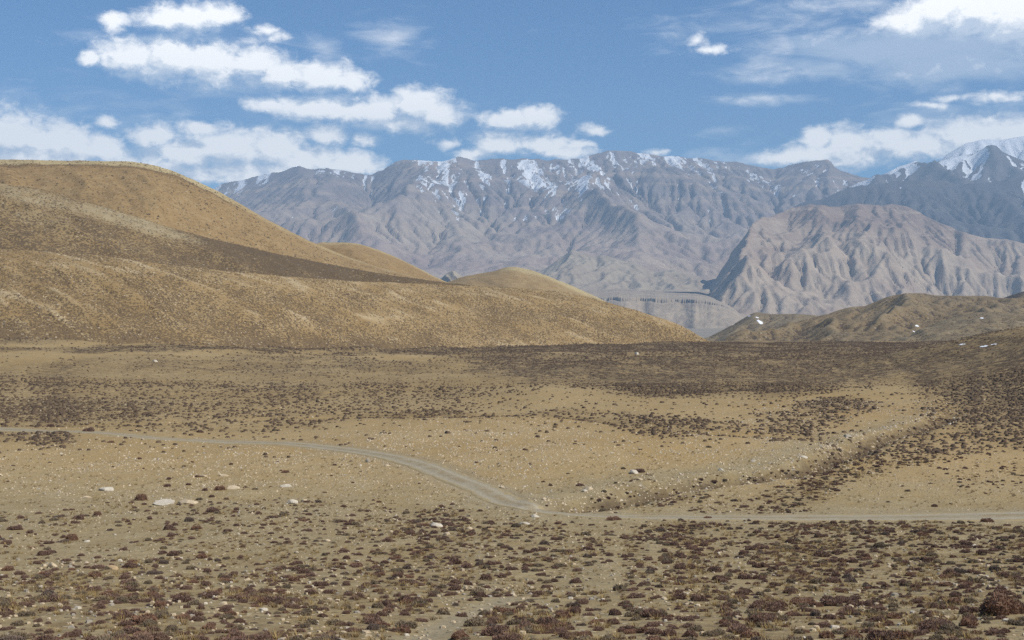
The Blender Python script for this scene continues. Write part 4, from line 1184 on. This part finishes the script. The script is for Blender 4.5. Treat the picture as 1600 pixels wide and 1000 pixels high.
def build_landmarks():
    r = np.random.default_rng(5)
    for i, (px, py, w, tone, hf, label, short) in enumerate(LM_SHRUBS):
        X, Y, z = on_ground(px, py)
        rr = 0.5 * w * Y / F
        Y2 = Y + rr * 0.5
        z = float(ground_full(np.array([X]), np.array([Y2]))[0])
        ms = SHRUBS[tone]
        o = put(BIG[tone] if w > 35 and tone in BIG else ms[i % len(ms)], 'cushion_shrub', X, Y2, z - 0.02, rr * 1.02, rr * 0.9, rr * 1.12 * hf, r.random() * 0.8)
        thing(o, label, 'shrub', 'cushion shrubs in the foreground')
        LANDMARKS.append((X, Y2, short, rr))
    for i, (px, py, w, tone, fl, label, short) in enumerate(LM_STONES):
        X, Y, z = on_ground(px, py)
        rr = 0.5 * w * Y / F
        o = put(stone_mesh('boulder', 40 + i, tone, fl), 'boulder', X, Y + rr * 0.4, z + rr * fl * 0.15, rr, rr * 0.8, rr, r.random() * 0.5 - 0.25, 0.12)
        thing(o, label, 'stone', 'pale boulders on the basin floor')
        LANDMARKS.append((X, Y, short, rr))
build_landmarks()

def scatter(n, y0, y1, wide=0.415, extra=6.0, seed=1):
    r = np.random.default_rng(seed)
    Y = np.sqrt(r.random(n) * (y1 * y1 - y0 * y0) + y0 * y0)
    X = (r.random(n) * 2 - 1) * (wide * Y + extra)
    return X, Y, r

def near_shrubs():
    area = 0.415 * (140 ** 2 - 14 ** 2) + 2 * 6 * 126
    X, Y, r = scatter(int(area * 3.7), 14, 140, seed=3)
    mk = masks(X, Y)
    d = veg_density(X, Y, ground_base(X, Y), mk)
    keep = r.random(len(X)) < d
    X, Y, d = X[keep], Y[keep], d[keep]
    n = len(X)
    R = 0.085 + 0.30 * r.beta(1.5, 3.5, n)
    R = np.where(r.random(n) < 0.30, 0.05 + 0.08 * r.random(n), R)
    big = r.random(n) < 0.05
    R = np.where(big, R + 0.18 * r.random(n), R)
    # leave the singled-out things room
    ok = np.ones(n, bool)
    for (lx, ly, s, lr) in LANDMARKS: ok &= np.hypot(X - lx, Y - ly) > lr * 0.8 + R * 0.8
    X, Y, d, R = X[ok], Y[ok], d[ok], R[ok]
    # no cushion buried in another
    order = np.argsort(-R); cell = {}; good = []
    for i in order:
        c = (int(X[i] // 1.0), int(Y[i] // 1.0)); hit = False
        for a in (-1, 0, 1):
            for b in (-1, 0, 1):
                for j in cell.get((c[0] + a, c[1] + b), ()):
                    if (X[i] - X[j]) ** 2 + (Y[i] - Y[j]) ** 2 < (0.62 * (R[i] + R[j])) ** 2: hit = True
        if not hit: cell.setdefault(c, []).append(i); good.append(i)
    g = np.array(good); X, Y, R = X[g], Y[g], R[g]
    Z = ground_full(X, Y)
    px, py = project(X, Y, Z)
    tone = np.array(['purple', 'grey', 'russet', 'slate'])[np.searchsorted([0.5, 0.78, 0.95], np.random.default_rng(8).random(len(X)))]
    inside = (px > 4) & (px < 1596) & (py < 1003)
    size = np.where(inside, R / Y, 0)
    top = np.argsort(-size)[:300 - len(LM_SHRUBS)]
    ind = np.zeros(len(X), bool); ind[top] = True
    return X, Y, Z, R, tone, px, py, ind
NEAR = near_shrubs()

def build_individual_shrubs():
    X, Y, Z, R, tone, px, py, ind = NEAR
    r = np.random.default_rng(77)
    LMs = [l for l in LANDMARKS if l[1] < 150]
    words = {'purple': 'purple brown', 'grey': 'grey brown', 'russet': 'russet', 'slate': 'slate brown'}
    used = {}
    idx = sorted(np.nonzero(ind)[0], key=lambda i: -R[i] / Y[i])
    taken = set(); made = []
    for i in idx:
        k = tone[i]; ms = SHRUBS[k]
        e = 1 + 0.35 * r.random()
        o = put(ms[r.integers(len(ms))], 'cushion_shrub', X[i], Y[i], Z[i] - 0.02, R[i] * e, R[i] * (0.85 + 0.3 * r.random()), R[i] * (1.0 + 0.55 * r.random()), r.random() * 6.28)
        ds = [(math.hypot(X[i] - l[0], (Y[i] - l[1]) * 0.6) / 1.0, l) for l in LMs]
        ds.sort(key=lambda q: q[0])
        label = None
        for dd, l in ds[:3]:
            dx, dy = X[i] - l[0], Y[i] - l[1]
            if dd > 7: break
            where = ('right of' if dx > 0 else 'left of') if abs(dx) > abs(dy) * 0.5 else ('behind' if dy > 0 else 'in front of')
            key = (where, l[2])
            if key not in taken:
                taken.add(key)
                near = 'just ' if dd < 1.2 else ('close ' if dd < 2.0 and where not in ('behind', 'in front of') else '')
                if near == 'close ': near = 'a little '
                label = '%s cushion shrub %s%s %s' % (words[k], near, where, l[2]); break
        if label is None:
            cand = [l for dd, l in ds[:7] if dd < 12]
            for a_ in range(len(cand)):
                for b_ in range(a_ + 1, len(cand)):
                    A, B = cand[a_], cand[b_]
                    vx, vy = B[0] - A[0], B[1] - A[1]; L2 = vx * vx + vy * vy
                    t_ = ((X[i] - A[0]) * vx + (Y[i] - A[1]) * vy) / L2
                    off = abs((X[i] - A[0]) * vy - (Y[i] - A[1]) * vx) / L2
                    key = tuple(sorted((A[2], B[2])))
                    tx = '%s cushion shrub between %s and %s' % (words[k], A[2], B[2])
                    if label is None and 0.2 < t_ < 0.8 and off < 0.3 and key not in taken and len(tx.split()) <= 16:
                        taken.add(key); label = tx
        if label is None:
            side = 'left' if px[i] < 530 else ('centre' if px[i] < 1070 else 'right')
            zone = 'along the bottom edge' if py[i] > 955 else ('in the front scrub' if py[i] > 900 else ('in the middle scrub' if py[i] > 850 else 'below the track'))
            wpx = 2 * R[i] * F / Y[i]
            label = '%s %s cushion shrub %s, %s part' % ('wide' if wpx > 40 else ('mid sized' if wpx > 26 else 'small'), words[k], zone, side)
        thing(o, label, 'shrub', 'cushion shrubs in the foreground')
        made.append((px[i], o))
    by = {}
    for x, o in made: by.setdefault(o['label'], []).append((x, o))
    ords = ('leftmost second third fourth fifth sixth seventh eighth ninth tenth eleventh twelfth thirteenth fourteenth fifteenth sixteenth seventeenth eighteenth '
            'nineteenth twentieth twenty-first twenty-second twenty-third twenty-fourth twenty-fifth twenty-sixth twenty-seventh twenty-eighth twenty-ninth thirtieth').split()
    for lab, l in by.items():
        if len(l) < 2: continue
        l.sort(key=lambda q: q[0])
        body = lab.replace('mid sized', 'medium').replace(' cushion shrub', ' shrubs')
        for k, (x, o) in enumerate(l):
            w = ords[min(k, 29)]
            o['label'] = ('%s of the %s' if k == 0 else '%s from left of the %s') % (w, body)
build_individual_shrubs()

def instancer(name, pts, rots, scales, sources):
    """points carrying copies of the source meshes (one mass of small plants)"""
    me = bpy.data.meshes.new(name)
    n = len(pts)
    me.vertices.add(n); me.vertices.foreach_set('co', np.asarray(pts, np.float32).ravel())
    for an, typ, val in (('rot', 'FLOAT_VECTOR', rots), ('scl', 'FLOAT_VECTOR', scales)):
        a = me.attributes.new(an, typ, 'POINT'); a.data.foreach_set('vector', np.asarray(val, np.float32).ravel())
    a = me.attributes.new('pick', 'INT', 'POINT'); a.data.foreach_set('value', np.random.default_rng(n).integers(0, len(sources), n).astype(np.int32))
    o = bpy.data.objects.new(name, me); COL.objects.link(o)
    col = bpy.data.collections.new(name + '_kinds')
    for i, m in enumerate(sources):
        col.objects.link(bpy.data.objects.new('%s_kind_%02d' % (name, i), m))
    ng = bpy.data.node_groups.new(name, 'GeometryNodeTree')
    ng.interface.new_socket('Geometry', in_out='INPUT', socket_type='NodeSocketGeometry')
    ng.interface.new_socket('Geometry', in_out='OUTPUT', socket_type='NodeSocketGeometry')
    N = ng.nodes.new; L = ng.links.new
    gi, go, iop, ci = N('NodeGroupInput'), N('NodeGroupOutput'), N('GeometryNodeInstanceOnPoints'), N('GeometryNodeCollectionInfo')
    ci.inputs['Collection'].default_value = col; ci.inputs['Separate Children'].default_value = True; ci.inputs['Reset Children'].default_value = True
    def at(nm, typ):
        q = N('GeometryNodeInputNamedAttribute'); q.data_type = typ; q.inputs['Name'].default_value = nm; return q.outputs['Attribute']
    L(gi.outputs[0], iop.inputs['Points']); L(ci.outputs[0], iop.inputs['Instance'])
    iop.inputs['Pick Instance'].default_value = True
    L(at('pick', 'INT'), iop.inputs['Instance Index'])
    e2r = N('FunctionNodeEulerToRotation'); L(at('rot', 'FLOAT_VECTOR'), e2r.inputs[0]); L(e2r.outputs[0], iop.inputs['Rotation'])
    L(at('scl', 'FLOAT_VECTOR'), iop.inputs['Scale']); L(iop.outputs[0], go.inputs[0])
    md = o.modifiers.new('scatter', 'NODES'); md.node_group = ng
    return o

def build_scrub_mass():
    X, Y, Z, R, tone, px, py, ind = NEAR
    k = ~ind
    X, Y, Z, R = X[k], Y[k], Z[k], R[k]
    r = np.random.default_rng(31); n = len(X)
    src = SHRUBS['purple'] + SHRUBS['purple'][:2] + SHRUBS['grey'][:3] + SHRUBS['russet'][:1] + SHRUBS['slate'][:1]
    e = 1 + 0.35 * r.random(n)
    o = instancer('cushion_scrub', np.stack([X, Y, Z - 0.015], -1), np.stack([0 * X, 0 * X, r.random(n) * 6.28], -1),
                  np.stack([R * e, R * (0.85 + 0.3 * r.random(n)), R * (1.0 + 0.55 * r.random(n))], -1), src)
    stuff(o, 'dense purple brown cushion scrub covering the near basin', 'scrub')
build_scrub_mass()

def low_domes(name, X, Y, Z, R, H, mat, label, cat, sides=6, seed=4, mid=False):
    """many small cushions seen from far: each a rough dome"""
    r = np.random.default_rng(seed); n = len(X)
    a = np.linspace(0, 2 * np.pi, sides, endpoint=False)[None, :] + r.random((n, 1)) * 6.28
    k = R[:, None] * (0.7 + 0.6 * r.random((n, sides)))
    ring = np.stack([X[:, None] + k * np.cos(a), Y[:, None] + k * np.sin(a), np.repeat((Z - 0.05)[:, None], sides, 1)], -1)
    top = np.stack([X + R * 0.3 * r.normal(0, 1, n), Y + R * 0.3 * r.normal(0, 1, n), Z + H], -1)[:, None, :]
    if mid:
        k2 = k * (0.60 + 0.2 * r.random((n, sides)))
        ring2 = np.stack([X[:, None] + k2 * np.cos(a), Y[:, None] + k2 * np.sin(a), Z[:, None] + H[:, None] * (0.62 + 0.3 * r.random((n, sides)))], -1)
        V = np.concatenate([ring, ring2, top], 1); m = 2 * sides + 1
        fl = []
        for i in range(sides):
            j = (i + 1) % sides
            fl += [(i, j, sides + j), (i, sides + j, sides + i), (sides + i, sides + j, 2 * sides)]
    else:
        V = np.concatenate([ring, top], 1); m = sides + 1
        fl = [(i, (i + 1) % sides, sides) for i in range(sides)]
    f = np.array(fl)[None] + (np.arange(n) * m)[:, None, None]
    tip = np.repeat(r.random(n)[:, None], m, 1)
    o = mesh_from(name, V, f.reshape(-1, 3), [mat], True, {'tip': tip})
    stuff(o, label, cat)
    return o

def far_shrubs():
    X, Y, r = scatter(88000, 270, 760, extra=4, seed=12)
    X2, Y2, _ = scatter(46000, 138, 280, extra=4, seed=13)
    X, Y = np.concatenate([X, X2]), np.concatenate([Y, Y2])
    mk = masks(X, Y)
    d = veg_density(X, Y, ground_base(X, Y), mk)
    fade = 0.9
    k = r.random(len(X)) < d * fade
    X, Y = X[k], Y[k]; n = len(X)
    Z = ground_full(X, Y)
    R = (0.12 + 0.34 * r.beta(1.2, 3.4, n)) * (1 + 1.0 * sstep(Y, 230, 500))
    a = Y < 270
    low_domes('scrub', X[a], Y[a], Z[a], R[a], R[a] * 0.75, M_far_shrub, 'brown cushion scrub dotting the middle of the basin', 'scrub', 7, 4, True)
    low_domes('far_scrub', X[~a], Y[~a], Z[~a], R[~a], R[~a] * 0.7, M_far_shrub, 'dark brown scrub belts at the far end of the basin', 'scrub', 4)
    print('far shrubs', n)
far_shrubs()

def hill_scrub():
    r = np.random.default_rng(66)
    hs = [o for o in bpy.data.objects if o.name.split('.')[0] == 'hill']
    for key, n, rad_, mat, lab in (('near tan spur', 32000, (0.20, 0.40), M_hill_shrub, 'dark scrub speckling the near tan spur'), ('dark brown spur', 14000, (0.30, 0.45), M_hill_shrub, 'dark scrub speckling the brown spur'),
                                   ('near tan spur', 7000, (0.15, 0.35), M_stone['cream'], 'pale stones strewn over the near tan spur'),
                                   ('pale flat top', 2500, (0.5, 0.9), M_hill_shrub, 'low scrub dotting the pale topped tan hill')):
        o = next(h for h in hs if key in h['label'])
        me = o.data; nv = len(me.vertices)
        co = np.empty(nv * 3, np.float32); me.vertices.foreach_get('co', co); co = co.reshape(-1, 3)
        at = np.empty(nv, np.float32); me.attributes['pale' if 'stones' in lab else 'veg'].data.foreach_get('value', at)
        fv = np.empty(len(me.polygons) * 4, np.int32); me.polygons.foreach_get('vertices', fv); fv = fv.reshape(-1, 4)
        c = co[fv].mean(1); a = at[fv].mean(1)
        nrm = np.cross(co[fv[:, 2]] - co[fv[:, 0]], co[fv[:, 3]] - co[fv[:, 1]])
        sn = np.array([0, 0, E]) - c
        facing = np.abs((nrm * sn).sum(1)) / np.linalg.norm(sn, axis=1)
        px, py = project(c[:, 0], c[:, 1], c[:, 2])
        cl = sstep(NZ.fbm(c[:, 0] / 14, c[:, 1] / 14 + c[:, 2] / 9, 3), -0.3, 0.35)
        w = np.linalg.norm(nrm, axis=1) * (0.08 + a) * (0.35 + cl) * ((px > -60) & (px < 1150)) * (c[:, 1] < 1170)
        i = r.choice(len(fv), n, p=w / w.sum())
        u, v = r.random((2, n, 1))
        q = co[fv[i]]
        P = (q[:, 0] * (1 - u) + q[:, 1] * u) * (1 - v) + (q[:, 3] * (1 - u) + q[:, 2] * u) * v
        Rr = rad_[0] + (rad_[1]) * r.beta(1.2, 3, n)
        low_domes('hill_stones' if 'stones' in lab else 'hill_scrub', P[:, 0], P[:, 1], P[:, 2] - 0.08, Rr, Rr * 0.85, mat, lab, 'stones' if 'stones' in lab else 'scrub', 5, 90)
hill_scrub()

def pebbles():
    X, Y, r = scatter(120000, 20, 230, extra=5, seed=21)
    mk = masks(X, Y); dt, dg, sg, ds, dr = mk
    px, py = project(X, Y, ground_base(X, Y))
    d = blobs(px, py, [(330,745,420,62,0,.55),(760,730,330,75,0,.75),(1100,720,280,55,0,.5),(620,820,260,40,0,.55),(250,830,330,60,0,.42),(1300,800,700,26,0,.22),(1250,900,700,120,0,.34),(400,930,700,90,0,.38),(1450,760,220,50,0,.3),(1300,650,200,45,0,.3),(1080,770,140,22,0,.5)])
    d = d * (0.4 + 1.1 * sstep(NZ.fbm(X / 6, Y / 14, 3), -0.3, 0.35))
    d = np.maximum(d, 0.7 * np.exp(-((dg - 3.4) / 1.2) ** 2) * ((sg > 0) * 0.9 + 0.05) * (1 - sstep(Y, 190, 215)))
    d = np.maximum(d, 0.7 * np.exp(-((dt - TW * 1.15) / 0.8) ** 2) * (px > 560) * (px < 900))
    d = np.clip(d * 1.2, 0.05, 1)
    d = d * sstep(dt, TW * 0.95, TW * 1.1)
    k = r.random(len(X)) < d
    X, Y, dgk = X[k], Y[k], dg[k]; n = len(X)
    Z = ground_full(X, Y)
    R = 0.05 + 0.19 * r.beta(1.0, 5.0, n) + 0.13 * r.random(n) ** 3 * np.exp(-((dgk - 2.0) / 2.5) ** 2)
    R = R * (0.75 + 0.5 * sstep(Y, 60, 160))
    mats = ['white', 'cream', 'cream', 'ochre', 'grey']
    part = r.integers(0, 10, n)
    for lo, hi, mat, lab in ((0, 1, 'white', 'white limestone chips strewn over the basin floor'), (1, 8, 'cream', 'cream coloured gravel strewn over the basin floor'), (8, 10, 'grey', 'small grey stones strewn over the basin floor')):
        s = (part >= lo) & (part < hi)
        for near in (True, False):
            q = s & ((Y < 62) == near)
            ob = low_domes('pebbles', X[q], Y[q], Z[q] + 0.005, R[q], R[q] * (0.4 + 0.4 * r.random(q.sum())), M_stone[mat], lab + (' near the bottom edge' if near else ' farther out'), 'pebbles', 5, lo + 50 + near, near)
            ob.data.polygons.foreach_set('use_smooth', np.zeros(len(ob.data.polygons), bool))
    print('pebbles', n)
pebbles()

def grass():
    m, T, b, pos = new_mat('dry_grass', 0.9)
    rnd = T.node('ShaderNodeObjectInfo').outputs['Random']
    T.put(b.inputs['Base Color'], T.mix(rnd, (0.36, 0.255, 0.105), (0.20, 0.135, 0.070)))
    src = []
    for s in range(4):
        r = np.random.default_rng(300 + s); n = 26
        a = r.random(n) * 6.28; q = r.random(n) * 0.5
        P = np.stack([q * np.cos(a), q * np.sin(a), 0 * a], -1)
        D = np.stack([np.cos(a) * 0.55, np.sin(a) * 0.55, 0.75 + 0.5 * r.random(n)], -1) + r.normal(0, .2, (n, 3))
        S = np.stack([-np.sin(a), np.cos(a), 0 * a], -1) * 0.05
        V = np.stack([P - S, P + S, P + D], 1).reshape(-1, 3)
        src.append(mesh_from('grass_tuft', V, np.arange(3 * n).reshape(n, 3), [m], False, link=False))
    X, Y, r = scatter(60000, 16, 135, seed=71)
    mk = masks(X, Y)
    d = veg_density(X, Y, ground_base(X, Y), mk)
    d = (0.10 + 0.75 * d) * sstep(NZ2.fbm(X / 3, Y / 6, 3), -0.25, 0.25) * sstep(mk[0], TW * 1.0, TW * 1.15) * sstep(mk[4], .4, .9)
    k = r.random(len(X)) < d
    X, Y = X[k], Y[k]; n = len(X)
    Z = ground_full(X, Y)
    R = 0.07 + 0.09 * r.random(n)
    o = instancer('dry_grass', np.stack([X, Y, Z - 0.01], -1), np.stack([0 * X, 0 * X, r.random(n) * 6.28], -1), np.stack([R * 1.3, R * 1.3, R], -1), src)
    stuff(o, 'short straw coloured grass tufts between the cushion shrubs', 'grass')
grass()

# ------------------------------------------------------------------ snow patches left on shaded slopes
def snow_patches():
    bpy.context.view_layer.update()
    m, T, b, pos = new_mat('old_snow', 0.7)
    T.put(b.inputs['Base Color'], T.mix(T.noise(pos, 0.8, 3, 0.6), (0.80, 0.82, 0.86), (0.88, 0.89, 0.91)))
    set_bump(T, b, T.noise(pos, 1.5, 4, 0.6), 0.15, 0.5)
    hosts = [o for o in bpy.data.objects if o.name.split('.')[0] in ('hill', 'ground')]
    def hit(px, py):
        d = Vector(((px - 800) / F, 1.0, (HZ - py) / F)).normalized(); best = None
        for h in hosts:
            ok, loc, nor, _ = h.ray_cast(Vector((0, 0, E)), d)
            if ok and (best is None or loc.y < best[0].y): best = (loc.copy(), nor.copy(), h)
        return best
    r = np.random.default_rng(9)
    for px, py, w, h_, label in [
        (1187,503,11,13,'largest snow patch on the low pointed hill'), (1183,496,9,4,'thin snow sliver above the largest snow patch on the pointed hill'), (1171,494,5,4,'tiny snow spot near the top of the pointed hill'),
        (1433,509,9,4,'small snow patch in a gully of the olive hill'), (1428,518,5,3,'snow speck under the small patch on the olive hill'), (1534,497,8,3,'small snow patch high on the grey green ridge'),
        (1503,538,11,5,'broken snow patch on the left of the dark knoll'), (1537,541,16,4,'long snow patch on the dark knoll'), (1553,538,12,4,'upper right snow patch on the dark knoll')]:
        q = hit(px, py)
        if q is None: continue
        loc, nor, host = q
        rw = 0.36 * w * loc.y / F; rh = 0.36 * h_ * loc.y / F
        nrm = nor.normalized()
        u = Vector((1, 0, 0)); u = (u - nrm * u.dot(nrm)).normalized(); v = nrm.cross(u)
        rh = rh / max(0.18, abs(v.z))
        rings, seg = 6, 22
        V = []; ph = r.random() * 9
        for i in range(rings + 1):
            for j in range(seg):
                a = j / seg * 2 * math.pi
                k = i / rings * (1 + 0.42 * float(NZ.fbm(np.cos(a) * 1.6 + ph, np.sin(a) * 1.6 + ph, 3)) * 1.6)
                p = loc + u * (rw * k * math.cos(a)) + v * (rh * k * math.sin(a))
                ok, l2, n2, _ = host.ray_cast(Vector((p.x, p.y, p.z + 60)), Vector((0, 0, -1)))
                p = l2.copy() if ok else p
                p = p + nrm * (0.06 * rw * (1 - (i / rings) ** 2) - 0.02 * rw * (i == rings) + 0.03 * rw)
                V.append(p[:])
        V = np.array(V).reshape(rings + 1, seg, 3)
        V = np.concatenate([V, V[:, :1]], 1)
        o = mesh_from('snow_patch', V, grid_faces(rings + 1, seg + 1), [m])
        thing(o, label, 'snow patch', 'old snow patches on the right hills')
snow_patches()

# ------------------------------------------------------------------ haze
def haze():
    x0, x1, y0, y1, z0, z1 = -9200, 9200, -400, 15900, E - 320, E + 1800
    v = [(x, y, z) for z in (z0, z1) for y in (y0, y1) for x in (x0, x1)]
    f = [(0, 2, 3, 1), (4, 5, 7, 6), (0, 1, 5, 4), (2, 6, 7, 3), (0, 4, 6, 2), (1, 3, 7, 5)]
    m = bpy.data.materials.new('mountain_air'); m.use_nodes = True
    nt = m.node_tree; nt.nodes.clear()
    pv = nt.nodes.new('ShaderNodeVolumePrincipled'); out = nt.nodes.new('ShaderNodeOutputMaterial')
    pv.inputs['Color'].default_value = (0.54, 0.76, 1.0, 1)
    pv.inputs['Density'].default_value = HAZE
    pv.inputs['Anisotropy'].default_value = 0.0
    nt.links.new(pv.outputs[0], out.inputs['Volume'])
    o = mesh_from('haze', v, f, [m], False)
    stuff(o, 'thin blue mountain haze filling the valley', 'haze')
HAZE = 6.8e-5
haze()
